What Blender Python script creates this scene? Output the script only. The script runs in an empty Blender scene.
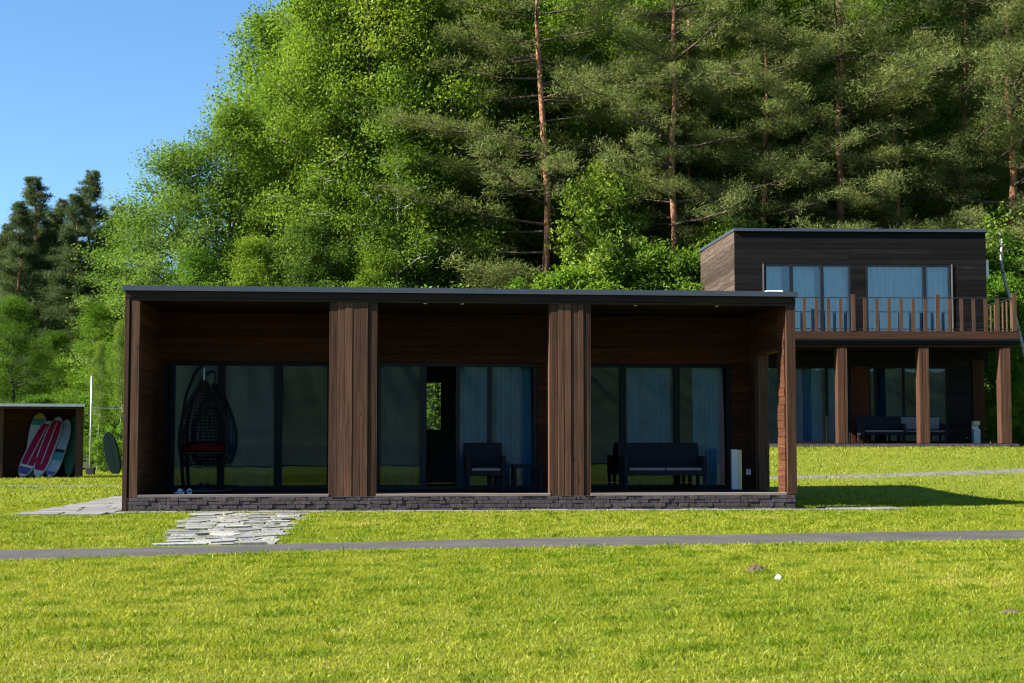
import bpy, math, random
import numpy as np
from mathutils import Vector, Matrix

rnd = random.Random(7)
C = bpy.context.scene.collection
sc = bpy.context.scene
EYE = 1.15
R = math.radians

# ------------------------------------------------------------------ terrain
def sstep(a, b, x):
    t = np.clip((x - a) / (b - a), 0, 1)
    return t * t * (3 - 2 * t)

def gz(x, y):
    x = np.asarray(x, float); y = np.asarray(y, float)
    z = 0.86 * sstep(27.5, 43, y) * sstep(-1, 6.5, x)
    z = z + 0.03 * np.clip(y - 54, 0, 60)
    # very soft swells of the lawn, none under the house and the paths
    s = 0.018 * np.sin(x * 0.9 + 1.3) * np.sin(y * 0.55) * (1 - sstep(11, 14, y))
    return z + s

def gzf(x, y): return float(gz(x, y))

# ------------------------------------------------------------------ mesh builder
class MB:
    def __init__(s): s.v = []; s.f = []; s.m = []
    def box(s, x0, x1, y0, y1, z0, z1, m=0):
        b = len(s.v)
        s.v += [(x0,y0,z0),(x1,y0,z0),(x1,y1,z0),(x0,y1,z0),(x0,y0,z1),(x1,y0,z1),(x1,y1,z1),(x0,y1,z1)]
        for q in ((0,3,2,1),(4,5,6,7),(0,1,5,4),(1,2,6,5),(2,3,7,6),(3,0,4,7)):
            s.f.append(tuple(b+i for i in q)); s.m.append(m)
        return s
    def prism(s, poly, z0, z1, m=0):
        b = len(s.v); n = len(poly)
        s.v += [(p[0],p[1],z0) for p in poly] + [(p[0],p[1],z1) for p in poly]
        s.f.append(tuple(b+n+i for i in range(n))); s.m.append(m)
        s.f.append(tuple(b+n-1-i for i in range(n))); s.m.append(m)
        for i in range(n):
            j = (i+1) % n
            s.f.append((b+i, b+j, b+n+j, b+n+i)); s.m.append(m)
        return s
    def tube(s, pts, rad, n=8, m=0, cap=True):
        pts = [Vector(p) for p in pts]
        if not hasattr(rad, '__len__'): rad = [rad]*len(pts)
        b = len(s.v); prev = None
        for i, p in enumerate(pts):
            d = (pts[min(i+1,len(pts)-1)] - pts[max(i-1,0)]).normalized()
            if prev is None:
                a = d.orthogonal().normalized()
            else:
                a = (prev - d*prev.dot(d)).normalized()
            prev = a; c = d.cross(a)
            for k in range(n):
                t = 2*math.pi*k/n
                s.v.append(tuple(p + (a*math.cos(t)+c*math.sin(t))*rad[i]))
        for i in range(len(pts)-1):
            for k in range(n):
                k2 = (k+1) % n
                s.f.append((b+i*n+k, b+i*n+k2, b+(i+1)*n+k2, b+(i+1)*n+k)); s.m.append(m)
        if cap:
            s.f.append(tuple(b+n-1-k for k in range(n))); s.m.append(m)
            s.f.append(tuple(b+(len(pts)-1)*n+k for k in range(n))); s.m.append(m)
        return s
    def build(s, name, mat, parent=None, smooth=False, bevel=0):
        me = bpy.data.meshes.new(name)
        me.from_pydata(s.v, [], s.f)
        mats = mat if isinstance(mat, (list, tuple)) else [mat]
        for q in mats: me.materials.append(q)
        if len(mats) > 1: me.polygons.foreach_set('material_index', s.m)
        if smooth: me.polygons.foreach_set('use_smooth', [True]*len(me.polygons))
        me.update()
        o = bpy.data.objects.new(name, me); C.objects.link(o)
        if parent: o.parent = parent
        if bevel:
            bv = o.modifiers.new('bevel', 'BEVEL'); bv.width = bevel; bv.segments = 2; bv.limit_method = 'ANGLE'
        return o

def tag(o, label, cat, group=None):
    o['label'] = label; o['category'] = cat
    if group: o['group'] = group
    return o

def thing(name, label, cat, loc=(0,0,0), rz=0, group=None):
    o = bpy.data.objects.new(name, None); C.objects.link(o)
    o.location = loc; o.rotation_euler = (0,0,rz); o.empty_display_size = .2
    return tag(o, label, cat, group)

def struct(o, kind='structure'):
    o['kind'] = kind; return o

def copy_tree(o, parent=None):
    c = o.copy(); C.objects.link(c)
    if parent: c.parent = parent
    for ch in list(o.children): copy_tree(ch, c)
    return c

# ------------------------------------------------------------------ materials
class NT:
    def __init__(s, name):
        s.mat = bpy.data.materials.new(name); s.mat.use_nodes = True
        s.t = s.mat.node_tree; s.t.nodes.clear()
        s.out = s.n('ShaderNodeOutputMaterial')
    def n(s, t, **kw):
        nd = s.t.nodes.new(t)
        for k, v in kw.items():
            if k in nd.inputs.keys(): nd.inputs[k].default_value = v
            else: setattr(nd, k, v)
        return nd
    def l(s, a, b): s.t.links.new(a, b)
    def coord(s, scale=(1,1,1), kind='Object', loc=(0,0,0)):
        tc = s.n('ShaderNodeTexCoord'); mp = s.n('ShaderNodeMapping')
        mp.inputs['Scale'].default_value = scale; mp.inputs['Location'].default_value = loc
        s.l(tc.outputs[kind], mp.inputs['Vector']); return mp.outputs[0]
    def noise(s, vec, scale=1, detail=4, rough=.55, dist=0):
        nd = s.n('ShaderNodeTexNoise'); nd.inputs['Scale'].default_value = scale
        nd.inputs['Detail'].default_value = detail; nd.inputs['Roughness'].default_value = rough
        nd.inputs['Distortion'].default_value = dist
        if vec: s.l(vec, nd.inputs['Vector'])
        return nd.outputs['Fac']
    def ramp(s, fac, stops):
        r = s.n('ShaderNodeValToRGB'); e = r.color_ramp.elements
        while len(e) < len(stops): e.new(.5)
        for i, (p, c) in enumerate(stops):
            e[i].position = p; e[i].color = (*c, 1) if len(c) == 3 else c
        s.l(fac, r.inputs[0]); return r.outputs[0]
    def math(s, op, a, b):
        m = s.n('ShaderNodeMath', operation=op)
        for i, q in enumerate((a, b)):
            if isinstance(q, (int, float)): m.inputs[i].default_value = q
            else: s.l(q, m.inputs[i])
        return m.outputs[0]
    def mix(s, fac, a, b, mode='MIX'):
        m = s.n('ShaderNodeMix', data_type='RGBA', blend_type=mode)
        for i, q in ((0, fac), (6, a), (7, b)):
            if isinstance(q, (int, float)): m.inputs[i].default_value = q
            elif isinstance(q, tuple): m.inputs[i].default_value = (*q, 1) if len(q) == 3 else q
            else: s.l(q, m.inputs[i])
        return m.outputs[2]
    def bump(s, h, strength=.4, dist=.01):
        b = s.n('ShaderNodeBump'); b.inputs['Strength'].default_value = strength; b.inputs['Distance'].default_value = dist
        s.l(h, b.inputs['Height']); return b.outputs[0]
    def pbr(s, col, rough=.6, metal=0, normal=None, spec=.4):
        p = s.n('ShaderNodeBsdfPrincipled')
        for k, q in (('Base Color', col), ('Roughness', rough), ('Metallic', metal), ('Specular IOR Level', spec)):
            if isinstance(q, (int, float)): p.inputs[k].default_value = q
            elif isinstance(q, tuple): p.inputs[k].default_value = (*q, 1)
            else: s.l(q, p.inputs[k])
        if normal: s.l(normal, p.inputs['Normal'])
        s.l(p.outputs[0], s.out.inputs[0]); return s.mat

def plain(name, col, rough=.6, metal=0, var=.12, scale=8, bump=.1, spec=.4):
    t = NT(name); v = t.coord(); nz = t.noise(v, scale, 5)
    a = tuple(c*(1-var) for c in col); b = tuple(min(1, c*(1+var)) for c in col)
    return t.pbr(t.ramp(nz, [(.3, a), (.7, b)]), rough, metal, t.bump(nz, bump, .004), spec)

def wood(name, dark, light, axis, rough=.7, knots=.7, islandvar=.35, grain=1.0, wear=None, spec=.12):
    """stained boards; one tint per board (island), grain along axis, knots"""
    t = NT(name)
    g = [26*grain, 26*grain, 26*grain]; g[axis] = 1.1
    geo = t.n('ShaderNodeNewGeometry'); isl = geo.outputs['Random Per Island']
    tc = t.n('ShaderNodeTexCoord'); off = t.n('ShaderNodeVectorMath', operation='ADD')
    sc_ = t.n('ShaderNodeVectorMath', operation='SCALE'); cmb = t.n('ShaderNodeCombineXYZ')
    for i in range(3): t.l(isl, cmb.inputs[i])
    t.l(cmb.outputs[0], sc_.inputs[0]); sc_.inputs['Scale'].default_value = 37.0
    t.l(tc.outputs['Object'], off.inputs[0]); t.l(sc_.outputs[0], off.inputs[1])
    mp = t.n('ShaderNodeMapping'); mp.inputs['Scale'].default_value = g; t.l(off.outputs[0], mp.inputs[0])
    nz = t.noise(mp.outputs[0], 1, 6, .62, .5)
    col = t.ramp(nz, [(.28, dark), (.72, light)])
    tint = t.ramp(isl, [(0, (1-islandvar,)*3), (1, (1+islandvar*.6,)*3)])
    col = t.mix(1, col, tint, 'MULTIPLY')
    # knots
    kk = [3.2, 3.2, 3.2]; kk[axis] = 1.5
    mk = t.n('ShaderNodeMapping'); mk.inputs['Scale'].default_value = kk; t.l(off.outputs[0], mk.inputs[0])
    vo = t.n('ShaderNodeTexVoronoi'); vo.inputs['Scale'].default_value = 1.6; t.l(mk.outputs[0], vo.inputs['Vector'])
    kn = t.ramp(vo.outputs['Distance'], [(.05, (1,1,1)), (.13, (0,0,0))])
    kf = t.math('MULTIPLY', kn, knots)
    col = t.mix(kf, col, tuple(c*.3 for c in dark))
    if wear:
        big = [5, 5, 5]; big[axis] = .35
        mw = t.n('ShaderNodeMapping'); mw.inputs['Scale'].default_value = big; t.l(off.outputs[0], mw.inputs[0])
        wz = t.noise(mw.outputs[0], 1.6, 6, .7)
        wf = t.ramp(wz, [(.62, (0,0,0)), (.74, (1,1,1))])
        col = t.mix(t.math('MULTIPLY', wf, .65), col, wear)
    return t.pbr(col, rough, 0, t.bump(nz, .5, .006), spec)

M = {}
M['column_wood'] = wood('weathered brown boards', (.034,.016,.009), (.115,.058,.036), 2, islandvar=.55)
M['siding_shaded'] = wood('brown stained siding', (.024,.0068,.0026), (.066,.020,.0075), 0, knots=.5)  # siding colour lowered to carry the shade of the porch
M['siding_lit'] = wood('brown siding of the side walls', (.04,.015,.007), (.115,.046,.022), 1, knots=.5)  # same siding, lighter colour kept for the sunlit return wall
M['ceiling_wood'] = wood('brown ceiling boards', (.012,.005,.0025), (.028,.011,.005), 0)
M['fascia_wood'] = wood('dark fascia board', (.018,.011,.009), (.045,.028,.022), 0, knots=.4)
M['ledge_wood'] = wood('greyed ledge board', (.13,.10,.085), (.24,.20,.17), 0, knots=.2)
M['floor_wood'] = wood('dark deck boards', (.018,.011,.008), (.04,.026,.02), 0)
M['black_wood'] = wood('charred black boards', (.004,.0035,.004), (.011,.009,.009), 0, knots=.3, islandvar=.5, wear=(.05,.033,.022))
M['black_side'] = wood('paler charred boards of the side walls', (.035,.024,.018), (.105,.077,.06), 1, knots=.4, islandvar=.5)  # paler and browner than the front boards
M['post_wood'] = wood('red brown post', (.036,.016,.009), (.09,.044,.026), 2, islandvar=.15)
M['rail_wood'] = wood('red brown slats', (.042,.021,.013), (.10,.055,.036), 2, islandvar=.3)
M['deckedge_wood'] = wood('balcony edge board', (.025,.011,.007), (.065,.031,.019), 0)
M['shed_wood'] = wood('shed boards', (.035,.016,.010), (.085,.042,.026), 2)
M['metal_roof'] = plain('blue grey roof metal', (.045,.057,.08), .5, .1, .06)
M['roof_felt'] = plain('roof felt', (.06,.06,.065), .9)
M['frame_black'] = plain('black window frame', (.005,.006,.008), .6, spec=.15)
M['frame_grey'] = plain('dark grey window frame', (.010,.012,.017), .5, spec=.2)
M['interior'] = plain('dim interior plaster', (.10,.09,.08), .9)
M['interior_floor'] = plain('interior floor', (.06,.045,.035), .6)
M['frame_trim'] = plain('brown grey window trim', (.12,.10,.095), .5)
M['rattan'] = None
M['white_metal'] = plain('pale metal', (.42,.43,.43), .45, .1)
M['galv'] = plain('galvanised steel', (.42,.44,.46), .45, .5)
M['black_plastic'] = plain('black plastic', (.015,.015,.017), .5)
M['cream'] = plain('cream metal and sunlit bin face', (.45,.40,.24), .5)
M['white_paint'] = plain('white paint', (.75,.77,.8), .5)
M['cushion_grey'] = plain('pale grey cushion', (.16,.15,.155), .9, scale=60, spec=.1)
M['cushion_beige'] = plain('beige cushion', (.20,.175,.17), .9, scale=60, spec=.1)
M['cushion_red'] = plain('red cushion', (.05,.004,.004), .95, scale=40, spec=.03)
M['asphalt'] = None

def rattan():
    t = NT('black rattan weave'); v = t.coord((60,60,60))
    w = t.n('ShaderNodeTexChecker'); w.inputs['Scale'].default_value = 1; t.l(v, w.inputs['Vector'])
    nz = t.noise(v, .5, 3)
    return t.pbr(t.ramp(nz, [(.3, (.010,.010,.013)), (.7, (.020,.018,.024))]), .7, 0, t.bump(w.outputs['Fac'], .6, .004), .12)
M['rattan'] = rattan()

def asphalt():
    t = NT('grey asphalt'); v = t.coord(); n1 = t.noise(v, 90, 3, .7); n2 = t.noise(v, 1.4, 5, .6)
    a = t.ramp(n1, [(.3, (.05,.046,.042)), (.7, (.098,.091,.085))])
    b = t.ramp(n2, [(.35, (.72,.71,.70)), (.7, (1.15,1.13,1.1))])
    return t.pbr(t.mix(1, a, b, 'MULTIPLY'), .9, 0, t.bump(n1, .5, .008), .25)
M['asphalt'] = asphalt()

def stone(name, lo, hi, var=.5, scale=14, bump=.5):
    t = NT(name); v = t.coord(); n1 = t.noise(v, scale, 7, .65); n2 = t.noise(v, 2.2, 4)
    geo = t.n('ShaderNodeNewGeometry')
    c = t.ramp(n1, [(.3, lo), (.7, hi)])
    c = t.mix(1, c, t.ramp(geo.outputs['Random Per Island'], [(0, (1-var,1-var,1-var)), (1, (1+var*.5,)*3)]), 'MULTIPLY')
    c = t.mix(1, c, t.ramp(n2, [(.3, (.8,.8,.78)), (.75, (1.1,1.1,1.12))]), 'MULTIPLY')
    return t.pbr(c, .85, 0, t.bump(n1, bump, .012), .3)
M['plinth_stone'] = stone('split plinth stone', (.040,.030,.031), (.100,.078,.081), .2)
M['flagstone'] = stone('pale flagstone', (.14,.136,.13), (.33,.32,.305), .4)
M['paving'] = stone('pale concrete slabs', (.14,.135,.13), (.22,.213,.205), .25)

def glass(name, tint, refl, rough=0.0):
    t = NT(name)
    tr = t.n('ShaderNodeBsdfTransparent'); tr.inputs[0].default_value = (*tint, 1)
    gl = t.n('ShaderNodeBsdfGlossy'); gl.inputs['Roughness'].default_value = rough; gl.inputs[0].default_value = (.82,.93,1,1)
    v = t.coord(); nz = t.noise(v, 1.3, 2); t.l(t.bump(nz, .03, .02), gl.inputs['Normal'])
    lw = t.n('ShaderNodeFresnel'); lw.inputs['IOR'].default_value = 1.45
    f = t.math('ADD', lw.outputs[0], refl)
    mx = t.n('ShaderNodeMixShader'); t.l(f, mx.inputs[0]); t.l(tr.outputs[0], mx.inputs[1]); t.l(gl.outputs[0], mx.inputs[2])
    t.l(mx.outputs[0], t.out.inputs[0]); return t.mat
M['glass_dark'] = glass('tinted glass', (.55,.70,.80), .004)
M['glass_clear'] = glass('clear glass', (.9,.93,.93), .0)
M['glass_blue'] = glass('coated blue glass', (.88,.93,.95), .045)

def cloth(name, a, b):
    t = NT(name); v = t.coord((1,1,.3)); nz = t.noise(v, 6, 4)
    col = t.ramp(nz, [(.3, a), (.7, b)])
    d = t.n('ShaderNodeBsdfDiffuse'); t.l(col, d.inputs[0])
    tr = t.n('ShaderNodeBsdfTranslucent'); t.l(col, tr.inputs[0])
    mx = t.n('ShaderNodeMixShader'); mx.inputs[0].default_value = .3
    t.l(d.outputs[0], mx.inputs[1]); t.l(tr.outputs[0], mx.inputs[2]); t.l(mx.outputs[0], t.out.inputs[0]); return t.mat
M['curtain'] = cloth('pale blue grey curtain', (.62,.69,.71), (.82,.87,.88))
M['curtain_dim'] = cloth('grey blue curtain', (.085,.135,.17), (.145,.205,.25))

def leafmat(name, c0, c1, trans=.4, gloss=.06, c2=None):
    """leaf colour from a per-leaf random tint and the tree's own object colour"""
    t = NT(name)
    at = t.n('ShaderNodeAttribute', attribute_name='tint')
    oi = t.n('ShaderNodeObjectInfo')
    col = t.ramp(at.outputs['Fac'], [(0, c0), (1, c1)] if c2 is None else [(0, c0), (.72, c1), (1, c2)])
    col = t.mix(1, col, oi.outputs['Color'], 'MULTIPLY')
    d = t.n('ShaderNodeBsdfDiffuse'); t.l(col, d.inputs[0])
    tr = t.n('ShaderNodeBsdfTranslucent')
    ty = t.mix(1, col, (1.1,1.1,.6), 'MULTIPLY'); t.l(ty, tr.inputs[0])
    mx = t.n('ShaderNodeMixShader'); mx.inputs[0].default_value = trans
    t.l(d.outputs[0], mx.inputs[1]); t.l(tr.outputs[0], mx.inputs[2])
    gl = t.n('ShaderNodeBsdfGlossy'); gl.inputs['Roughness'].default_value = .45; gl.inputs[0].default_value = (.8,.85,.8,1)
    m2 = t.n('ShaderNodeMixShader'); m2.inputs[0].default_value = gloss
    t.l(mx.outputs[0], m2.inputs[1]); t.l(gl.outputs[0], m2.inputs[2]); t.l(m2.outputs[0], t.out.inputs[0]); return t.mat
M['leaf'] = leafmat('spring leaves', (.080,.150,.018), (.190,.268,.036), .5, .004)
M['needle'] = leafmat('pine needles', (.085,.118,.032), (.198,.225,.072), .44, .01)
M['spruce'] = leafmat('spruce needles', (.045,.066,.022), (.105,.130,.045), .35, .012)
M['grass'] = leafmat('lawn blades', (.105,.168,.006), (.285,.30,.022), .42, .008, (.36,.31,.08))

def bark(name, stops, scale=(9,9,2.2), bump=.8, zr=(0,1)):
    t = NT(name); v = t.coord(scale); nz = t.noise(v, 1.5, 6, .65)
    c = t.ramp(nz, stops); return t.pbr(c, .9, 0, t.bump(nz, bump, .03), .2)
M['bark_grey'] = bark('grey bark', [(.3, (.05,.042,.035)), (.7, (.16,.14,.12))])
M['bark_birch'] = bark('birch bark', [(.36, (.03,.028,.026)), (.46, (.28,.27,.25)), (.8, (.40,.38,.36))], (3,3,5), .3)
def pine_bark():
    t = NT('pine bark'); v = t.coord((7,7,2)); nz = t.noise(v, 1.6, 6, .65)
    lo = t.ramp(nz, [(.3, (.06,.035,.025)), (.7, (.17,.10,.07))])
    hi = t.ramp(nz, [(.28, (.13,.055,.03)), (.6, (.36,.17,.09)), (.75, (.34,.25,.19))])
    tc = t.n('ShaderNodeTexCoord'); sx = t.n('ShaderNodeSeparateXYZ'); t.l(tc.outputs['Object'], sx.inputs[0])
    f = t.ramp(t.math('MULTIPLY', sx.outputs[2], .05), [(.1, (0,0,0)), (.42, (1,1,1))])
    return t.pbr(t.mix(f, lo, hi), .9, 0, t.bump(nz, .8, .03), .2)
M['bark_pine'] = pine_bark()
M['limb_pine'] = bark('pine limb bark', [(.3, (.045,.032,.025)), (.6, (.12,.085,.065)), (.75, (.22,.18,.15))])

def lawn_ground():
    t = NT('lawn soil and sward'); v = t.coord()
    n1 = t.noise(v, 26, 6, .7); n2 = t.noise(v, .55, 4, .6); n3 = t.noise(v, 4, 4, .6)
    c = t.ramp(n1, [(.28, (.06,.085,.008)), (.5, (.13,.155,.010)), (.75, (.20,.205,.018))])
    c = t.mix(t.ramp(n3, [(.5, (0,0,0)), (.75, (.55,.55,.55))]), c, (.09,.14,.012))
    c = t.mix(t.ramp(n2, [(.6, (0,0,0)), (.8, (.5,.5,.5))]), c, (.19,.165,.05))
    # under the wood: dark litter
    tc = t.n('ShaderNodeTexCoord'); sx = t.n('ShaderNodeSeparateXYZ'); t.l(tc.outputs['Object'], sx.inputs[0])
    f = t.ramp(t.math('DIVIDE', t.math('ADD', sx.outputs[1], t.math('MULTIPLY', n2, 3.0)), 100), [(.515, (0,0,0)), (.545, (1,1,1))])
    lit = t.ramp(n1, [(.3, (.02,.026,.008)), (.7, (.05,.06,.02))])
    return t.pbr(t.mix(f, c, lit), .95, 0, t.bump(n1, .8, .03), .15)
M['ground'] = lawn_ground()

# ------------------------------------------------------------------ world, sun, camera
SUN_EL = R(34.5); SUN_AZ = R(17.2)          # light travels towards (cos, sin) of SUN_AZ
w = bpy.data.worlds.new('World'); sc.world = w; w.use_nodes = True
nt = w.node_tree; bg = nt.nodes['Background']
sky = nt.nodes.new('ShaderNodeTexSky'); sky.sky_type = 'NISHITA'; sky.sun_disc = False
sky.sun_elevation = SUN_EL
sky.sun_rotation = math.atan2(-math.cos(SUN_AZ), -math.sin(SUN_AZ)) % (2*math.pi)
sky.air_density = 1.0; sky.dust_density = .1; sky.ozone_density = 4.0
clear = nt.nodes.new('ShaderNodeMix'); clear.data_type = 'RGBA'; clear.blend_type = 'MULTIPLY'; clear.inputs[0].default_value = 1
clear.inputs[7].default_value = (.84, 1.06, 1.22, 1)      # a deep clear northern sky
nt.links.new(sky.outputs[0], clear.inputs[6]); nt.links.new(clear.outputs[2], bg.inputs[0]); bg.inputs[1].default_value = .05
sl = bpy.data.lights.new('sun', 'SUN'); sl.energy = 5.0; sl.angle = R(.5); sl.color = (1, .945, .86)
so = bpy.data.objects.new('sun', sl); C.objects.link(so)
d = Vector((math.cos(SUN_AZ)*math.cos(SUN_EL), math.sin(SUN_AZ)*math.cos(SUN_EL), -math.sin(SUN_EL)))
so.rotation_euler = d.to_track_quat('-Z', 'Y').to_euler(); so.location = (-30, -10, 30)

cam = bpy.data.cameras.new('camera'); cam.sensor_width = 36; cam.lens = 1500/1024*36
cam.clip_end = 2000; cam.dof.use_dof = True; cam.dof.focus_distance = 25; cam.dof.aperture_fstop = 14.0
co = bpy.data.objects.new('camera', cam); C.objects.link(co)
co.location = (0, 0, EYE); co.rotation_euler = (R(90) + math.atan(.064), 0, 0); sc.camera = co
sc.view_settings.view_transform = 'Standard'; sc.view_settings.look = 'None'
sc.view_settings.exposure = 1.8; sc.view_settings.gamma = 1.0
cy = sc.cycles
cy.max_bounces = 7; cy.diffuse_bounces = 4; cy.filter_width = 1.15; cy.glossy_bounces = 3; cy.transmission_bounces = 4; cy.transparent_max_bounces = 16
cy.use_denoising = True; cy.caustics_reflective = False; cy.caustics_refractive = False; cy.sample_clamp_indirect = 6

# ------------------------------------------------------------------ ground sheet
def grid_mesh(name, xs, ys, fz, mat):
    X, Y = np.meshgrid(xs, ys); Z = fz(X, Y)
    n, m = X.shape
    v = np.stack([X, Y, Z], -1).reshape(-1, 3)
    i = np.arange(n*m).reshape(n, m)
    f = np.stack([i[:-1,:-1], i[:-1,1:], i[1:,1:], i[1:,:-1]], -1).reshape(-1, 4)
    me = bpy.data.meshes.new(name); me.from_pydata(v.tolist(), [], f.tolist())
    me.materials.append(mat); me.polygons.foreach_set('use_smooth', [True]*len(f)); me.update()
    o = bpy.data.objects.new(name, me); C.objects.link(o); return o
xs = np.concatenate([np.linspace(-600,-45,14)[:-1], np.arange(-45,45.01,.6), np.linspace(45,600,14)[1:]])
ys = np.concatenate([np.linspace(-400,-8,12)[:-1], np.arange(-8,60.01,.5), np.linspace(60,800,20)[1:]])
struct(grid_mesh('ground', xs, ys, gz, M['ground']))

# low wooded hills across the valley behind the viewer, seen only in the glass
def hill_z(x, y): return -.5 + (17+1.2*np.sin(x*.013+1)+.8*np.sin(x*.041)+1.3*np.sin(x*.9)*np.sin(x*.37+2))*np.exp(-((y+260)/55)**2)
hx = np.linspace(-600, 600, 900); hy = np.linspace(-390, -130, 24)
M['far_wood'] = plain('far wooded slope', (.035,.055,.018), .95, 0, .4, .08)
struct(grid_mesh('hills', hx, hy, hill_z, M['far_wood']))

def lake_mat():
    t = NT('lake water'); v = t.coord((1,1,1)); nz = t.noise(v, .6, 3)
    return t.pbr((.012,.022,.026), .08, 0, t.bump(nz, .25, .1), .5)
lk = MB(); shore = [(-300+25*i, -9+1.5*math.sin(i*1.3)) for i in range(25)]
for x, y in shore: lk.v += [(x, y, .035), (x, -240, .035)]
for i in range(24): lk.f.append((2*i, 2*i+1, 2*i+3, 2*i+2)); lk.m.append(0)
struct(lk.build('lake', lake_mat()))  # unseen water added behind the viewer for its reflection in the panes

# ------------------------------------------------------------------ paths
def ribbon(name, left, right, mat, lift, n=60, smooth=True):
    L = np.array(left, float); Q = np.array(right, float)
    def res(P):
        s = np.concatenate([[0], np.cumsum(np.hypot(*np.diff(P, axis=0).T))]); t = np.linspace(0, s[-1], n)
        return np.stack([np.interp(t, s, P[:,0]), np.interp(t, s, P[:,1])], 1)
    L = res(L); Q = res(Q); mb = MB(); k = 6
    for i in range(n):
        for j in range(k+1):
            f = j/k; p = L[i]*(1-f) + Q[i]*f
            e = .03*math.sin(i*1.7+j)*(1 if j in (0, k) else 0)
            mb.v.append((p[0], p[1]+e, gzf(p[0], p[1]) + lift - (.03 if j in (0, k) else 0)))
    for i in range(n-1):
        for j in range(k):
            a = i*(k+1)+j; mb.f.append((a, a+1, a+k+2, a+k+1)); mb.m.append(0)
    return mb.build(name, mat, smooth=True)
ASPH_FAR = [(-22,12.5),(-9,14.75),(-5.24,15.47),(-3.78,15.75),(-2.29,16.34),(0,17.22),(1.98,17.75),(4.1,18.31),(6.38,18.8),(11,19.6),(24,21.5)]
ASPH_NEAR = [(-22,10.8),(-9,13.2),(-4.78,14.1),(-3.49,14.57),(-2.13,15.2),(0,15.68),(1.78,16.04),(3.71,16.57),(5.76,16.97),(11,17.7),(24,19.5)]
o = ribbon('asphalt_path', ASPH_NEAR, ASPH_FAR, M['asphalt'], .018); struct(o)
BACK_FAR = [(-30,35.4),(-14,35.5),(-9,36.1),(-2,34.9),(5,33.5),(8,33.9),(12,35.2),(20,38.4)]
BACK_NEAR = [(-30,34.9),(-14,35.0),(-9,35.6),(-2,34.3),(5,32.9),(8,33.2),(12,34.3),(20,37.3)]
M['worn_path'] = plain('worn pale path', (.115,.11,.085), .95, 0, .35, 5)
struct(ribbon('footpath', BACK_NEAR, BACK_FAR, M['worn_path'], .02))

# paving: a terrace left of the cabin, a strip along its front, flagstones down to the asphalt
mb = MB(); r = random.Random(3)
TH = R(5.7); U = (math.cos(TH), math.sin(TH)); N = (-math.sin(TH), math.cos(TH)); H1 = (-6.0, 23.08)
def h1(s, t): return (H1[0]+s*U[0]+t*N[0], H1[1]+s*U[1]+t*N[1])
y = 0.0
def slab(mb, s0, s1, t0, t1, g=.012, z=.03, j=.01):
    q = [(s0+g, t0+g), (s1-g, t0+g), (s1-g, t1-g), (s0+g, t1-g)]
    mb.prism([h1(a + r.uniform(-j, j), b + r.uniform(-j, j)) for a, b in q], -.05, z + r.uniform(-.006, .006))
# side terrace
for i in range(12):
    t0 = -.95 + i*.58
    lo = -1.32 + .03*i + r.uniform(-.08,.06)
    s = lo
    while s < -.06:
        e = min(s + r.uniform(.5, .75), -.02)
        if e - s > .12: slab(mb, s, e, t0, t0+.58)
        s = e
# front strip
s = -.3
while s < 12.0:
    e = s + .6
    slab(mb, s, e, -.38, -.045, z=.022)
    if s > 10.62: slab(mb, s, e, -.02, .55, z=.022)
    s = e
struct(mb.build('paving', M['paving'], bevel=.006))
def clip_half(poly, m, n):
    """part of poly on the side of point m opposite to direction n"""
    out = []
    for i in range(len(poly)):
        p, q = poly[i], poly[(i+1) % len(poly)]
        dp = (p[0]-m[0])*n[0]+(p[1]-m[1])*n[1]; dq = (q[0]-m[0])*n[0]+(q[1]-m[1])*n[1]
        if dp <= 0: out.append(p)
        if dp*dq < 0: t = dp/(dp-dq); out.append((p[0]+(q[0]-p[0])*t, p[1]+(q[1]-p[1])*t))
    return out
mb = MB(); FQ = [(-4.78,22.86),(-3.12,22.95),(-2.55,16.3),(-3.68,15.85)]
pts = []
for j in range(24):
    f = (j+.5)/24; xa = FQ[0][0]+(FQ[3][0]-FQ[0][0])*f; xb = FQ[1][0]+(FQ[2][0]-FQ[1][0])*f
    m_ = 4 if f < .55 else 3
    for i in range(m_):
        pts.append((xa+(xb-xa)*(i+.5+r.uniform(-.38,.38)+(.25 if j % 2 else -.25)*.6)/m_, 22.85-6.75*f+r.uniform(-.16,.16)))
for i, p in enumerate(pts):
    cell = [(p[0]-.62,p[1]-.5),(p[0]+.62,p[1]-.5),(p[0]+.62,p[1]+.5),(p[0]-.62,p[1]+.5)]
    for k, q in enumerate(pts):
        if k == i: continue
        dx, dy = q[0]-p[0], q[1]-p[1]; L = math.hypot(dx, dy)
        if L > 1.6: continue
        cell = clip_half(cell, ((p[0]+q[0])/2-dx/L*.016, (p[1]+q[1])/2-dy/L*.016), (dx/L, dy/L))
        if len(cell) < 3: break
    for (p_, q_) in ((FQ[1], FQ[0]), (FQ[2], FQ[1]), (FQ[3], FQ[2]), (FQ[0], FQ[3])):
        ex, ey = q_[0]-p_[0], q_[1]-p_[1]; L = math.hypot(ex, ey); jj = r.uniform(-.12, .14)
        if len(cell) >= 3: cell = clip_half(cell, (p_[0]+ey/L*jj, p_[1]-ex/L*jj), (ey/L, -ex/L))
    if len(cell) < 3: continue
    lim = 16.0 + .23*(p[0]+3.5)
    cell = [(x, max(y, lim+.02)) for x, y in cell]
    if r.random() > .06: mb.prism(cell, -.06, .014 + r.uniform(-.008, .014))
struct(mb.build('flagstone_path', M['flagstone'], bevel=.01))

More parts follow.
